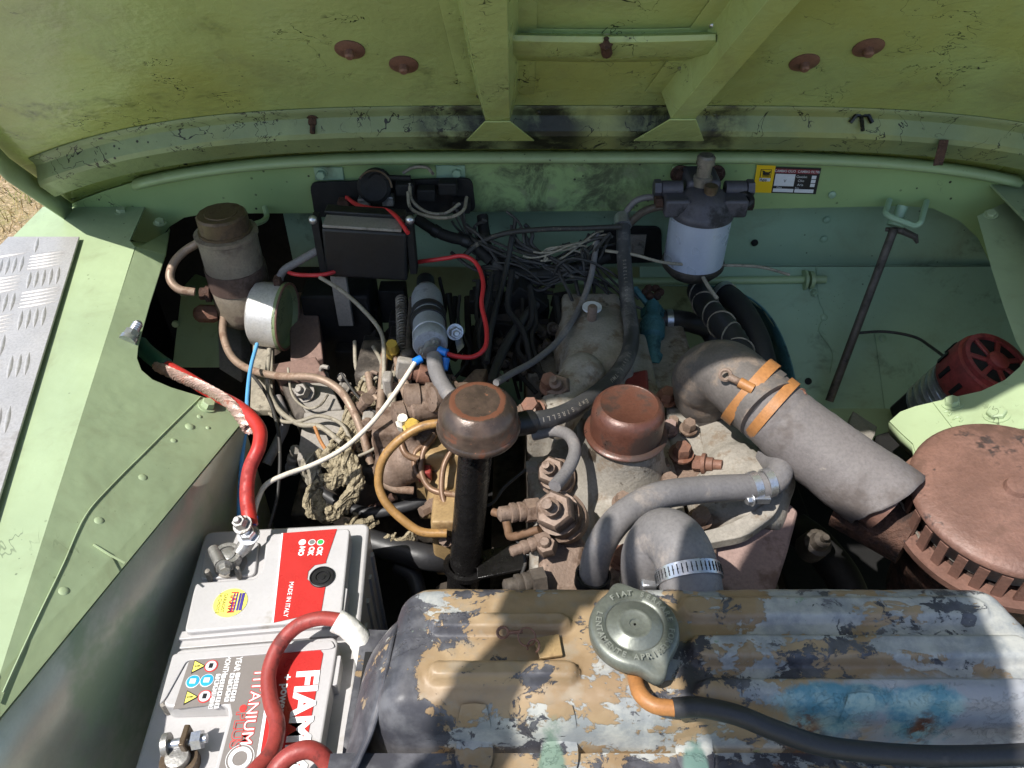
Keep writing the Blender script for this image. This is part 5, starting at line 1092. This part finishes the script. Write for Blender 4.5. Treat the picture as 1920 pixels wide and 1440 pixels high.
# ================================================================== wires and cables
rc_ = thing('battery_cable', 'bright red battery cable with green sleeved end along the wing', 'cable', D(470, 980, .82))
MB().tube(crv(DP([(300, 680, .965), (345, 705, .945), (400, 738, .915), (450, 765, .885), (484, 800, .86), (486, 835, .845), (468, 880, .835), (463, 930, .825), (470, 985, .81)]), 8), .0078, 14).build('cable', M['redcable'], rc_)
MB().tube(crv(DP([(262, 645, .99), (275, 660, .98), (295, 676, .967), (312, 688, .958)]), 6), .0105, 12).build('green_sleeve', M['greensleeve'], rc_)
cb = crv(DP([(296, 688, .955), (335, 706, .935), (385, 728, .910), (425, 752, .888), (452, 782, .872), (466, 805, .865)]), 8)
m = MB(); nb_ = len(cb) - 1
for s_ in range(10):
    ph = s_ * .63; pts = []
    for i, p in enumerate(cb): pts.append(p + V((math.sin(i * .9 + ph) * .006, .002 * math.cos(i * .9 + ph), math.cos(i * .9 + ph) * .0055)))
    m.tube(pts, .0019, 5)
m.build('earth_braid', M['copper'], label='pinkish braided copper strap lying on the red battery cable', cat='strap')
hose('blue_wire', [(482, 645, 1.04), (470, 690, 1.0), (464, 740, .96), (462, 790, .93), (455, 850, .92), (450, 910, .91), (447, 985, .90)], .0026, 'bluewire', 'sky blue wire hanging past the red battery cable', 'wire')
ww = thing('pump_wire', 'white wire drooping from the fuel pump to the far battery clamp', 'wire', D(600, 865, .88))
MB().tube(crv(DP([(778, 680, .94), (762, 705, .93), (735, 745, .92), (695, 795, .905), (645, 840, .89), (590, 870, .875), (535, 890, .86), (500, 908, .85), (484, 935, .835), (474, 972, .82)]), 8), .0029, 10).build('insulation', M['offwhite'], ww)
MB().rod(D(474, 968, .818), D(470, 985, .812), .0058, 12).build('blue_crimp', M['blue'], ww)
hose('red_wire', [(835, 662, .945), (860, 669, .95), (890, 668, .955), (910, 650, .965), (912, 615, .985), (903, 570, 1.01), (906, 530, 1.03), (893, 494, 1.05), (868, 480, 1.06), (838, 484, 1.07), (800, 489, 1.08), (765, 492, 1.10), (745, 480, 1.12)], .0030, 'redwire', 'red wire looping from the fuel pump up to the bulkhead', 'wire')
hose('red_wire', [(650, 370, 1.10), (670, 384, 1.08), (700, 391, 1.06), (725, 394, 1.05), (745, 408, 1.03), (765, 437, 1.01)], .0030, 'redwire', 'red wire lying across the black regulator box', 'wire')
hose('red_wire', [(530, 505, 1.07), (552, 514, 1.05), (580, 516, 1.05), (605, 515, 1.05), (628, 509, 1.06), (650, 496, 1.10)], .0028, 'redwire', 'short red wire between the silver collar and the regulator', 'wire')
hose('throttle_cable', [(1122, 425, 1.10), (1115, 480, 1.09), (1105, 530, 1.08), (1085, 580, 1.05), (1050, 635, 1.0), (1005, 675, .96), (960, 700, .92), (930, 718, .89)], .0042, 'rubber', 'long dusty cable slanting from the bulkhead to the brown filler cap', 'cable')
hose('black_cable', [(960, 445, 1.09), (950, 500, 1.08), (935, 560, 1.06), (920, 620, 1.02), (912, 680, .99)], .0042, 'rubberblack', 'straight black cable hanging left of the engine in shade', 'cable')
hose('black_cable', [(1005, 570, 1.07), (980, 600, 1.05), (950, 645, 1.02), (930, 690, .99), (922, 720, .97)], .0065, 'rubberblack', 'thick black cable slanting behind the red wire loop', 'cable')
hose('upper_cable', [(1165, 425, 1.08), (1100, 428, 1.08), (1020, 430, 1.08), (950, 437, 1.08), (900, 455, 1.09), (870, 480, 1.09)], .0038, 'wire', 'dark cable running along under the bulkhead edge', 'cable')
hose('grey_wire', [(600, 520, 1.05), (640, 545, 1.03), (680, 580, 1.02), (715, 625, 1.0), (720, 680, .98), (718, 730, .97)], .0028, 'wirepale', 'pale grey wire dropping from the regulator leg', 'wire')
hose('pale_wire', [(1135, 470, 1.09), (1190, 478, 1.085), (1250, 493, 1.085), (1330, 497, 1.12), (1420, 500, 1.11), (1480, 515, 1.12)], .0022, 'wirepale', 'pale wire running behind the filter to the cross tube', 'wire')
hose('pale_wire', [(1318, 520, 1.10), (1330, 540, 1.09), (1345, 560, 1.09)], .0028, 'wirepale', 'short pale wire below the filter bowl', 'wire')
hose('grey_conduit', [(595, 470, 1.05), (560, 490, 1.05), (530, 510, 1.06), (518, 545, 1.08)], .0055, 'rubber', 'grey conduit between regulator and silver collar', 'conduit')
hose('black_wire', [(455, 680, 1.05), (500, 740, 1.0), (520, 800, .97), (525, 860, .95), (520, 930, .93), (505, 990, .92)], .0022, 'wire', 'thin black wire hanging behind the white wire', 'wire')
hose('dusty_wire', [(505, 655, 1.05), (502, 720, 1.02), (520, 765, .99), (560, 795, .97), (600, 800, .96), (640, 830, .94)], .0034, 'wirepale', 'dusty wire draped over the grey bracket', 'wire')
hose('dusty_wire', [(665, 640, 1.04), (668, 690, 1.02), (685, 712, 1.0), (710, 705, 1.0), (715, 680, 1.0), (700, 650, 1.03)], .0026, 'wirepale', 'dusty wire loop left of the yellow plug', 'wire')
hose('dusty_pipe', [(722, 650, 1.02), (716, 720, .98), (712, 780, .95), (716, 820, .94), (722, 850, .935)], .0050, 'pipe', 'dusty upright pipe left of the white wire', 'pipe')
hose('dusty_pipe', [(742, 690, 1.0), (760, 740, .96), (772, 780, .94)], .0045, 'pipe', 'short brown pipe below the upper yellow plug', 'pipe')
loomb('loom_branch', [(688, 682, 1.03), (686, 730, 1.0), (672, 790, .97), (640, 835, .95)], .0092, 'loom', 'thick crusty wiring loom, left strand of the bundle by the bracket')
loomb('loom_branch', [(705, 690, 1.03), (702, 750, .99), (682, 810, .96), (655, 850, .94)], .0085, 'loom', 'thick crusty wiring loom, right strand of the bundle by the bracket')
loomb('loom_branch', [(662, 735, 1.0), (655, 780, .975), (640, 815, .955), (620, 840, .945)], .0062, 'loom', 'thinner crusty loom strand beside the grey bracket')
loomb('loom_loop', [(640, 835, .94), (660, 870, .93), (665, 910, .925), (652, 940, .925), (640, 960, .93)], .0098, 'loom', 'crumbling cloth loom forming the right of the hanging loop')
loomb('loom_loop', [(592, 915, .93), (590, 940, .93), (600, 958, .93), (620, 968, .93), (635, 955, .93)], .0105, 'loom', 'crumbling cloth loom forming the bottom of the hanging loop')
loomb('loom_knot', [(605, 845, .935), (625, 862, .93), (640, 880, .93), (630, 905, .93), (612, 890, .93)], .0105, 'loom', 'knot of crumbling cloth loom under the white wire')
loomb('loom_tag', [(580, 850, .935), (585, 880, .93), (592, 905, .93)], .009, 'wirepale', 'pale frayed tag hanging left of the loom knot')
loomb('loom_end', [(655, 975, .95), (672, 985, .945), (700, 978, .95)], .0085, 'loom', 'frayed pale loom end lying below the loop')
loomb('loom_end', [(728, 1008, .94), (745, 1018, .935), (765, 1010, .935), (770, 1000, .935)], .0075, 'loom', 'frayed loom scrap curled above the black hose')
hose('dusty_wire', [(505, 775, 1.0), (530, 790, .98), (560, 790, .97), (600, 780, .97), (640, 795, .95), (660, 830, .94)], .0024, 'wirepale', 'thin dusty wire crossing the front of the grey bracket', 'wire')
hose('dusty_wire', [(590, 800, .96), (600, 825, .95), (612, 845, .94)], .0022, 'orange', 'thin orange wire at the loom knot', 'wire')
for k, (lab, pts) in enumerate((('outer grey wire coil on the fuse plate', [(765, 360, 1.08), (770, 390, 1.07), (800, 405, 1.06), (840, 408, 1.06), (868, 395, 1.07), (875, 370, 1.09)]), ('inner grey wire coil on the fuse plate', [(768, 345, 1.09), (772, 375, 1.08), (800, 398, 1.07), (835, 400, 1.07), (862, 382, 1.08)]),
                                ('grey wire arching over the fuse plate top', [(755, 325, 1.10), (775, 314, 1.10), (800, 314, 1.10), (812, 326, 1.09)]))):
    hose('coiled_wire', pts, .0024, 'wirepale', lab, 'wire')
# tangle of loom wires behind the engine: past counting
random.seed(11)
def bundle(spine, n, spread, r0, r1, mt_, **kw):
    m = MB(); S_ = crv(DP(spine), 5)
    for i in range(n):
        ph = random.random() * 9; a = random.uniform(.3, 1.0); cut0 = random.randint(0, len(S_) // 4); cut1 = len(S_) - random.randint(0, len(S_) // 3)
        P = [p + V((noise.noise(V((ph, j * .16, 0))), noise.noise(V((ph, j * .16, 5))) * .6, noise.noise(V((ph, j * .16, 9))))) * spread * a * 2.2 for j, p in enumerate(S_)][cut0:cut1]
        m.tube(crv(P, 2), random.uniform(r0, r1), 6)
    return m
def tangle(n, u0, u1, v0, v1, d0, d1, r0, r1):
    m = MB()
    for i in range(n):
        ua = random.uniform(u0, u1); va = random.uniform(v0, v1); ln = random.uniform(.3, .8) * (u1 - u0); d = random.uniform(d0, d1); P = []
        ub = min(u1, ua + ln); ph = random.random() * 6; sag = random.uniform(-10, 35)
        for k in range(5):
            t = k / 4; P.append(D(ua + (ub - ua) * t, va + sag * math.sin(math.pi * t) + 14 * math.sin(ph + t * 4) + (random.random() - .5) * 14 + (v1 - v0) * .12 * t, d + .02 * math.sin(ph * 2 + t * 5)))
        m.tube(crv(P, 6), random.uniform(r0, r1), 6)
    return m
m = MB()
for sp_i, nn_ in (([(850, 400, 1.11), (880, 450, 1.11), (940, 490, 1.10), (1020, 500, 1.10), (1100, 480, 1.10), (1150, 450, 1.10)], 14), ([(870, 500, 1.12), (940, 530, 1.11), (1020, 520, 1.10), (1090, 500, 1.10), (1190, 560, 1.11)], 10), ([(960, 410, 1.10), (985, 470, 1.10), (1060, 505, 1.09), (1120, 520, 1.09)], 8), ([(1110, 430, 1.10), (1095, 480, 1.095), (1100, 540, 1.10), (1085, 600, 1.10)], 6)):
    b_m = bundle(sp_i, nn_, .030, .0015, .0030, None); m.add(b_m.v, b_m.f)
m.build('wire_tangle', M['wire'], label='dark tangle of loom wires across the shaded bulkhead', cat='wires', kind='stuff')
bundle([(960, 470, 1.09), (1010, 482, 1.085), (1060, 476, 1.085), (1105, 450, 1.09), (1135, 440, 1.095)], 6, .02, .0011, .0018, None).build('wire_tangle', M['wirepale'], label='paler dusty wires on top of the dark tangle', cat='wires', kind='stuff')
m = MB(); random.seed(5)
for i in range(26):
    u = random.uniform(800, 1060); v = random.uniform(500, 560); d = random.uniform(1.06, 1.16)
    P = [D(u + random.uniform(-40, 40) * k / 3, v + (150 + 60 * random.random()) * k / 3, d - .05 * k / 3) for k in range(4)]
    m.tube(crv(P, 5), random.uniform(.002, .0055), 6)
m.build('hanging_wires', M['soot_shade'], label='sooty wires and rods hanging in the dark behind the fuel pump', cat='wires', kind='stuff')
m = MB()
for i in range(22):
    u = random.uniform(660, 1050); v = random.uniform(560, 720); m.box(D(u, v, random.uniform(1.08, 1.18)), (random.uniform(.02, .06), .03, random.uniform(.02, .07)), Matrix.Rotation(random.random(), 3, 'Y'))
m.build('dark_linkage', M['soot_shade'], label='sooty brackets and linkages in the dark behind the pump', cat='linkage', kind='stuff', bevel=.002)
# ================================================================== right side
ct = thing('cross_tube', 'pale green tube running across the bulkhead to a clamp', 'tube', D(1300, 530, 1.15))
ta, tb = Yp(1000, 530, 1.06), Yp(1548, 524, 1.06)
MB().rod(ta, tb, .0065, 16).build('tube', M['lip'], ct)
MB().band(Yp(1520, 525, 1.06), (1, 0, 0), .0065, .006, .008, 20).band(Yp(1508, 525, 1.06), (1, 0, 0), .0065, .004, .010, 20).build('clamp', M['lip'], ct)
MB().prism(rpoly([Yp(u, v, 1.058) for u, v in ((1460, 550), (1478, 533), (1518, 528), (1518, 560), (1465, 565))], .008), (0, .004, 0)).build('foot', M['toe'], ct, bevel=.001)
MB().bolt(Yp(1476, 551, 1.056), (0, -1, .2), .008, .007).bolt(Yp(1524, 547, 1.05), (0, -1, .2), .006, .009, True, True).build('foot_bolts', M['toe'], ct)
pr = thing('clamp_rod', 'dark hold down rod hanging from a green hook bracket', 'rod', D(1555, 755, 1.1))
r0, r1 = Yp(1676, 430, 1.02), RP(1555, 752, V((0, 1.05, .946)), TN)
MB().rod(r0, r1, .0062, 14).build('rod', M['castdark'], pr)
MB().lathe(Yp(1678, 424, 1.02), r0 - r1, [(.012, 0), (.012, .012), (.008, .013), (.008, .03)], 10).build('collar', M['toe'], pr)
MB().tube([Yp(1660, 430, 1.03), Yp(1690, 432, 1.02), Yp(1716, 444, 1.02), Yp(1720, 456, 1.015)], [.003, .006, .005, .002], 8).build('hook', M['castdark'], pr)
hb = [Yp(u, v, y) for u, v, y in ((1668, 374, 1.045), (1660, 400, 1.01), (1672, 408, 1.0), (1716, 424, .99), (1726, 418, .99), (1738, 376, 1.045))]
MB().tube(rpoly(hb, .004)[3:-3], .0042, 8).build('bracket', M['toe'], pr)
# service sticker
sk = thing('service_sticker', 'yellow and black oil change sticker on the bulkhead face', 'sticker', Yp(1470, 362, 1.048))
sy = 1.0485; sO = Yp(1419, 310, sy); sX = (Yp(1540, 314, sy) - sO); sYv = (Yp(1411, 360, sy) - sO)
def S(a, b, k=1): return sO + sX * a + sYv * b + V((0, -.0004 * k, 0))
def sq_(nm, a0, b0, a1, b1, mt, k): return MB().prism([S(a0, b0, k), S(a1, b0, k), S(a1, b1, k), S(a0, b1, k)], (0, -.0003, 0)).build(nm, M[mt], sk)
sq_('backing', .26, .02, 1, 1, 'ink', 1); sq_('yellow_field', 0, -.02, .29, 1.0, 'agip', 2); sq_('red_bar', .30, .08, .97, .24, 'darkred', 3); sq_('white_box', .31, .27, .62, .72, 'paper', 3)
sq_('white_line', .31, .82, .63, .95, 'paper', 3); sq_('white_line', .65, .82, .95, .95, 'paper', 3)
for b in (.30, .45, .60): sq_('tick_box', .88, b, .95, b + .12, 'paper', 3)
uX, uY = sX.normalized(), -sYv.normalized()
letter('sticker_text', 'CAMBIO OLIO  CAMBIO FILTRI', .0052, S(.635, .16, 5), uX, uY, M['paper'], sk, .01, .92)
for b, s_ in ((.35, 'Gasolio'), (.50, 'Olio'), (.65, 'Aria')): letter('sticker_text', s_, .0052, S(.72, b, 5), uX, uY, M['paper'], sk)
letter('sticker_text', 'Data', .004, S(.40, .77, 5), uX, uY, M['paper'], sk); letter('sticker_text', 'Km', .004, S(.68, .77, 5), uX, uY, M['paper'], sk)
sq_('logo_frame', .07, .12, .24, .44, 'ink', 3); sq_('logo_field', .08, .135, .23, .425, 'agip', 4); sq_('name_box', .07, .44, .24, .56, 'paper', 4)
letter('sticker_text', 'Agip', .0058, S(.13, .50, 6), uX, uY, M['ink'], sk, .01)
m = MB().prism([S(.10, .24, 6), S(.12, .20, 6), S(.21, .22, 6), S(.215, .30, 6), S(.11, .31, 6)], (0, -.0003, 0))
for k in range(6): m.prism([S(.110 + .019 * k, .30, 6), S(.119 + .019 * k, .30, 6), S(.117 + .019 * k, .39, 6), S(.110 + .019 * k, .39, 6)], (0, -.0003, 0))
m.prism([S(.09, .15, 6), S(.13, .17, 6), S(.14, .21, 6), S(.10, .21, 6)], (0, -.0003, 0)).prism([S(.19, .22, 6), S(.225, .16, 6), S(.222, .24, 6)], (0, -.0003, 0))
m.build('logo_mark', M['ink'], sk)
letter('pen_tick', 'v', .010, S(.47, .5, 5), uX, uY, M['greyink'], sk)
# round rusty air cleaner
acz = 1.022; acc = Zp(1897, 930, acz); acx = V((-.10, -.10, 1)).normalized()
ac = thing('air_cleaner', 'large round rust brown air cleaner with slotted rim', 'air cleaner', V((acc.x, acc.y, .78)))
AR = .0945
MB().lathe(acc, acx, [(AR - .006, -.004), (AR, -.002), (AR, .001), (AR - .004, .005), (AR - .02, .0075), (.05, .0105), (.02, .0115), (.012, .013), (.010, .018), (.001, .019)], 72).build('lid', M['rust'], ac, angle=50)
MB().lathe(acc - acx * .042, acx, [(AR - .018, 0), (AR - .018, .040)], 60).build('inner_screen', M['boxgrey'], ac)
MB().band(acc - acx * .0445, acx, AR - .012, .008, .020, 72).build('lower_ring', M['rust'], ac)
MB().band(acc - acx * .0055, acx, AR - .010, .004, .006, 72).build('upper_ring', M['rust'], ac)
x, y, z = frame(acx); slat = None
for k in range(30):
    a = 2 * math.pi * k / 30; d_ = x * math.cos(a) + y * math.sin(a)
    Rk = Matrix((d_, acx.cross(d_), acx)).transposed()
    MB().box(acc + d_ * (AR - .0025) - acx * .0245, (.003, .0095, .036), Rk).build('slat', M['rust'], ac)
MB().lathe(acc - acx * .20, acx, [(.070, 0), (.074, .09), (.080, .138), (AR - .012, .154)], 56).build('drum', M['rustdark'], ac, angle=60)
MB().rod(acc - acx * .06 + V((-.08, .0, -.01)), acc - acx * .07 + V((-.135, .05, 0)), .034, 28).build('inlet_stub', M['rustdark'], ac)
MB().tube(crv([acc - acx * .05 + V((-.085, -.02, 0)), acc - acx * .03 + V((-.098, .03, .0)), acc - acx * .05 + V((-.10, .06, 0))], 5), .0015, 6).build('spring_clip', M['bolt'], ac)
# red ended blower motor
bm_ = thing('blower_motor', 'finned grey motor with slotted red end cap behind the right wing panel', 'motor', D(1800, 760, 1.0))
m0, m1 = D(1750, 775, 1.07), D(1872, 676, .965); ax = (m1 - m0).normalized(); L = (m1 - m0).length
prof = [(.030, 0), (.043, .006)]
h = .006
while h < L * .55: prof += [(.046, h + .003), (.046, h + .008), (.040, h + .010), (.040, h + .012)]; h += .014
MB().lathe(m0, ax, prof + [(.044, L * .58)], 36).build('finned_body', M['alu'], bm_)
MB().lathe(m0, ax, [(.046, L * .57), (.0485, L * .60), (.0485, L * .86), (.047, L * .93), (.042, L * .945), (.036, L * .93), (.001, L * .925)], 40).build('red_cap', M['redpaint'], bm_)
x, y, z = frame(ax)
for k in range(12):
    a = 2 * math.pi * k / 12; d_ = x * math.cos(a) + y * math.sin(a); Rk = Matrix((d_, ax.cross(d_), ax)).transposed()
    MB().box(m0 + ax * L * .72 + d_ * .0497, (.002, .006, .020), Rk).build('side_slot', M['black'], bm_)
MB().lathe(m0 + ax * L * .93, ax, [(.0385, 0), (.0385, .003), (.010, .004)], 36).build('dark_grille', M['soot_shade'], bm_)
MB().band(m0 + ax * L * .965, ax, .037, .008, .006, 36).lathe(m0 + ax * L * .94, ax, [(.013, 0), (.013, .010), (.010, .012)], 20).build('grille_rim', M['redpaint'], bm_)
for k in range(7):
    a = 2 * math.pi * k / 7; d_ = x * math.cos(a) + y * math.sin(a); Rk = Matrix((d_, ax.cross(d_), ax)).transposed()
    MB().box(m0 + ax * (L * .955) + d_ * .025, (.028, .0065, .006), Rk).build('spoke', M['redpaint'], bm_, bevel=.001)
MB().box(m0 - ax * .008 + V((-.01, 0, 0)), (.06, .05, .06), Matrix((x, y, z)).transposed()).build('bracket', M['black'], bm_, bevel=.004)
hose('motor_lead', [(1600, 625, 1.20), (1660, 622, 1.19), (1715, 632, 1.17), (1745, 650, 1.13), (1775, 672, 1.08), (1800, 690, 1.04)], .0022, 'wire', 'thin dark lead running over the toe board to the blower motor', 'wire')
ag = thing('angle_bracket', 'perforated grey angle bracket on the lit strip behind the duct', 'bracket', D(1630, 800, .97))
MB().prism([D(1600, 770, 1.05), D(1640, 815, .98), D(1635, 825, .97), D(1592, 795, 1.02)], (0, .004, -.02)).prism([D(1602, 772, 1.05), D(1645, 800, 1.02), D(1640, 816, .98)], (0, 0, -.006)).build('plate', M['boxgrey'], ag, bevel=.001)
# the toe board's sunlit strip, built as a separate pale sheet
le = [Zp(u, v, .84) for u, v in ((1480, 766), (1690, 766), (1690, 800), (1640, 850), (1500, 850))]
MB().prism(le, (0, 0, -.004)).build('lit_strip', M['wing'], label='pale green sheet standing for the sunlit toe board between duct and right wing', cat='ledge')
MB().prism([D(1640, 815, 1.0), D(1692, 800, 1.0), D(1725, 868, .93), D(1712, 900, .92), D(1650, 860, .95)], (0, 0, -.10)).build('gap_filler', M['soot_shade'], label='plain black shroud under the torn wing corner', cat='infill', bevel=.004)  # black block closing the gap below the corner
# ================================================================== the photographer, out of the picture: only the shadow shows
def skin(name, nodes, edges, mt, parent=None, sub=2):
    me = bpy.data.meshes.new(name); base = V((-.13, -.6, 0)); nodes = [(p[0] - (.05 if i > 20 else .13) - (.01 if i in (6, 7, 8) else 0), p[1] + (.08 if i in (7, 8) else 0), *p[2:]) for i, p in enumerate(nodes)]
    me.from_pydata([tuple(V(p[:3]) - base) for p in nodes], edges, [])
    o = bpy.data.objects.new(name, me); COL.objects.link(o); me.materials.append(mt); place(o, base, parent)
    md = o.modifiers.new('k', 'SKIN'); md.use_smooth_shade = True
    lay = me.skin_vertices[0].data
    for i, p in enumerate(nodes): lay[i].radius = p[3] if isinstance(p[3], tuple) else (p[3], p[3])
    lay[0].use_root = True
    md = o.modifiers.new('s', 'SUBSURF'); md.levels = md.render_levels = sub
    return o
M['cloth'] = mat('dark cotton', (52, 58, 74), .85, 0, .15); M['skin'] = mat('skin', (196, 150, 126), .55, 0, .08)
M['denim'] = mat('denim', (60, 74, 104), .9, 0, .2); M['shadow_hair'] = mat('dark hair', (48, 36, 28), .6, 0, .3)
N = [(0, -.66, .95, .15), (0, -.60, 1.12, .14), (-.01, -.48, 1.32, .16), (-.02, -.36, 1.50, .13), (-.02, -.26, 1.60, .06), (-.03, -.18, 1.68, .055), (-.03, -.07, 1.76, .075), (-.03, .0, 1.83, .095), (-.03, .03, 1.90, .085),
     (.10, -.66, .88, .10), (.12, -.70, .50, .07), (.13, -.78, .09, .05), (.13, -.66, .05, .04), (-.10, -.66, .88, .10), (-.13, -.74, .50, .07), (-.14, -.84, .09, .05), (-.14, -.72, .05, .04),
     (.19, -.38, 1.50, .07), (.30, -.24, 1.30, .05), (.17, -.10, 1.46, .036), (.115, -.05, 1.55, .030), (-.23, -.38, 1.50, .07), (-.50, -.26, 1.60, .05), (-.42, -.08, 1.78, .036), (-.36, .02, 1.83, (.045, .018)), (-.31, .08, 1.85, (.045, .014))]
Ed = [(0, 1), (1, 2), (2, 3), (3, 4), (4, 5), (5, 6), (6, 7), (7, 8), (0, 9), (9, 10), (10, 11), (11, 12), (0, 13), (13, 14), (14, 15), (15, 16), (3, 17), (17, 18), (18, 19), (19, 20), (3, 21), (21, 22), (22, 23), (23, 24), (24, 25)]
per = skin('person', N, Ed, M['cloth']); tag(per, 'photographer in dark clothes leaning over the radiator, one hand raised', 'person')
h_ = MB().ball((-.185, .02, 1.885), .112, (1.0, 1.5, 1.0), 24).build('shadow_hair', M['shadow_hair'], per)  # unseen head, stretched to give a straighter shadow edge on the radiator
f0 = V((-.38, .04, 1.843))  # raised hand added to throw the left shadow on the tank
for k, (dx, dy, ln) in enumerate(((-.045, .02, .065), (-.02, .045, .078), (.005, .05, .080), (.03, .04, .070), (-.055, -.03, .055))):
    MB().tube(crv([f0 + V((dx * .8, dy * .7, 0)), f0 + V((dx + .02, dy + ln * .5, .006)), f0 + V((dx + .04, dy + ln, -.004))], 4), [.010, .010, .0095, .009, .009, .0085, .008, .0075, .006], 10).build('finger', M['skin'], per)
ph = thing('phone', 'black phone held over the radiator to take the picture', 'phone', (0, -.03, 1.57))
Rp = Matrix.Rotation(R(90) - PITCH, 3, 'X')
MB().box(V((.03, -.016 * CP, CAM_Z + .016 * SP)), (.155, .074, .008), Rp).build('body', M['black'], ph, bevel=.003)

# ---- more of the crowded left side
for lab, mt, r, pts in (
    ('brown pipe slanting behind the upper yellow plug', 'pipe', .0042, [(735, 640, 1.03), (748, 690, .99), (775, 745, .96), (800, 790, .94)]),
    ('dusty pipe bending right under the fuel pump', 'pipe', .0045, [(690, 700, 1.0), (700, 740, .98), (735, 760, .965), (775, 752, .95)]),
    ('dusty grey tube standing between loom and white wire', 'wirepale', .0060, [(738, 700, .99), (735, 760, .965), (738, 820, .95), (745, 865, .945)]),
    ('brown pipe dropping from the lift pump fittings', 'brownpipe', .0040, [(765, 790, .925), (752, 820, .925), (760, 850, .92), (785, 862, .92)]),
    ('thin brown pipe curling round the red tag', 'brownpipe', .0030, [(800, 830, .93), (778, 850, .925), (780, 885, .92), (806, 905, .92)]),
    ('dusty pipe running down from the ball joint', 'pipe', .0050, [(722, 850, .945), (712, 890, .945), (735, 915, .945), (775, 920, .95)]),
    ('dark hose drooping behind the loom loop', 'rubberblack', .0075, [(560, 860, 1.0), (600, 920, .98), (680, 960, .97), (760, 950, .97), (820, 930, .98)]),
    ('grey hose passing under the brown pipe', 'rubber', .0062, [(520, 745, 1.02), (535, 790, 1.0), (520, 830, .98), (500, 870, .97)]),
    ('thin pale wire hooked over the grey bracket corner', 'wirepale', .0016, [(540, 690, 1.02), (548, 740, 1.0), (575, 765, .985), (600, 760, .985), (615, 740, 1.0)]),
    ('thin black wire trailing across the loom bundle', 'wire', .0018, [(640, 700, 1.0), (668, 740, .98), (700, 770, .96), (742, 790, .945)]),
    ('pair wire crossing left of the cream plug', 'wirepale', .0020, [(660, 860, .94), (700, 842, .94), (730, 815, .935), (752, 800, .93)]),
    ('rusty rod lying low left of the amber hose', 'rustdark', .0060, [(640, 1000, .99), (690, 960, .98), (740, 930, .97)])):
    hose('clutter_pipe' if r > .0028 else 'clutter_wire', pts, r, mt, lab, 'pipe' if r > .0028 else 'wire')
random.seed(23)
def clutter(n, u0, u1, v0, v1, d0, d1):
    m = MB()
    for i in range(n):
        u = random.uniform(u0, u1); v = random.uniform(v0, v1); p = D(u, v, d0 + (d1 - d0) * (v - v0) / (v1 - v0) + random.uniform(-.01, .02)); ax = V((random.uniform(-1, 1), random.uniform(-1, .2), random.uniform(.1, 1))).normalized(); k = random.uniform(.6, 1.2)
        t = i % 4
        if t == 0: m.bolt(p, ax, .007 * k, .009 * k, True, True)
        elif t == 1: m.lathe(p, ax, [(.009 * k, 0), (.009 * k, .008), (.006 * k, .009), (.006 * k, .02 * k), (.008 * k, .021 * k), (.008 * k, .028 * k)], 10)
        elif t == 2: m.prism(rpoly([p + V(q) * k for q in ((-.014, 0, -.01), (.014, .002, -.012), (.012, .004, .014), (-.010, .002, .012))], .004), ax * .003)
        else: m.tube(crv([p, p + ax * .02 * k + V((.008, 0, 0)), p + ax * .03 * k + V((.02, -.004, -.006))], 4), .0035 * k, 8)
    return m
clutter(30, 660, 860, 700, 870, 1.0, .95).build('dusty_fittings', M['iron'], label='jumble of dusty brown fittings between the loom and the ochre pump', cat='fittings', kind='stuff', bevel=.0008)
clutter(22, 520, 720, 690, 960, 1.05, .97).build('dusty_fittings', M['boxgrey'], label='jumble of grey clips and fittings round the steering bracket', cat='fittings', kind='stuff', bevel=.0008)
clutter(24, 880, 1060, 560, 720, 1.12, 1.03).build('sooty_fittings', M['castdark'], label='sooty fittings in the gloom behind the brown filler cap', cat='fittings', kind='stuff', bevel=.0008)
m = MB()
for u, v, d, s_ in ((720, 880, 1.02, (.14, .10, .10)), (660, 900, 1.06, (.12, .10, .08)), (760, 720, 1.06, (.12, .08, .10)), (700, 950, 1.05, (.2, .08, .06)), (790, 800, 1.0, (.06, .06, .08))): m.box(D(u, v, d), s_)
m.build('timing_chest', M['castdark'], label='dark oily casting low behind the wiring loom', cat='casting', remesh=.006, smooth=4)

for lab, pts, r in (('thick taped black loom hanging in the middle of the bulkhead', [(905, 405, 1.12), (912, 460, 1.11), (940, 500, 1.10), (1000, 515, 1.10), (1080, 505, 1.10), (1140, 480, 1.11)], .0085), ('taped black loom dropping behind the red wire loop', [(935, 500, 1.105), (930, 560, 1.09), (905, 620, 1.06), (890, 690, 1.03)], .0075), ('taped black loom running under the fuse plate', [(780, 410, 1.10), (830, 440, 1.10), (880, 455, 1.10), (920, 490, 1.10)], .008)):
    t_ = thing('taped_loom', lab, 'loom', D(*pts[2])); P = crv(DP(pts), 8)
    MB().tube(P, r, 12, .12).build('sleeve', M['soot_shade'], t_)
    for i in range(6, len(P) - 4, 9):
        MB().band(P[i], P[i + 1] - P[i - 1], r * 1.02, .009, .0012, 16).build('tape_wrap', M['black'], t_)
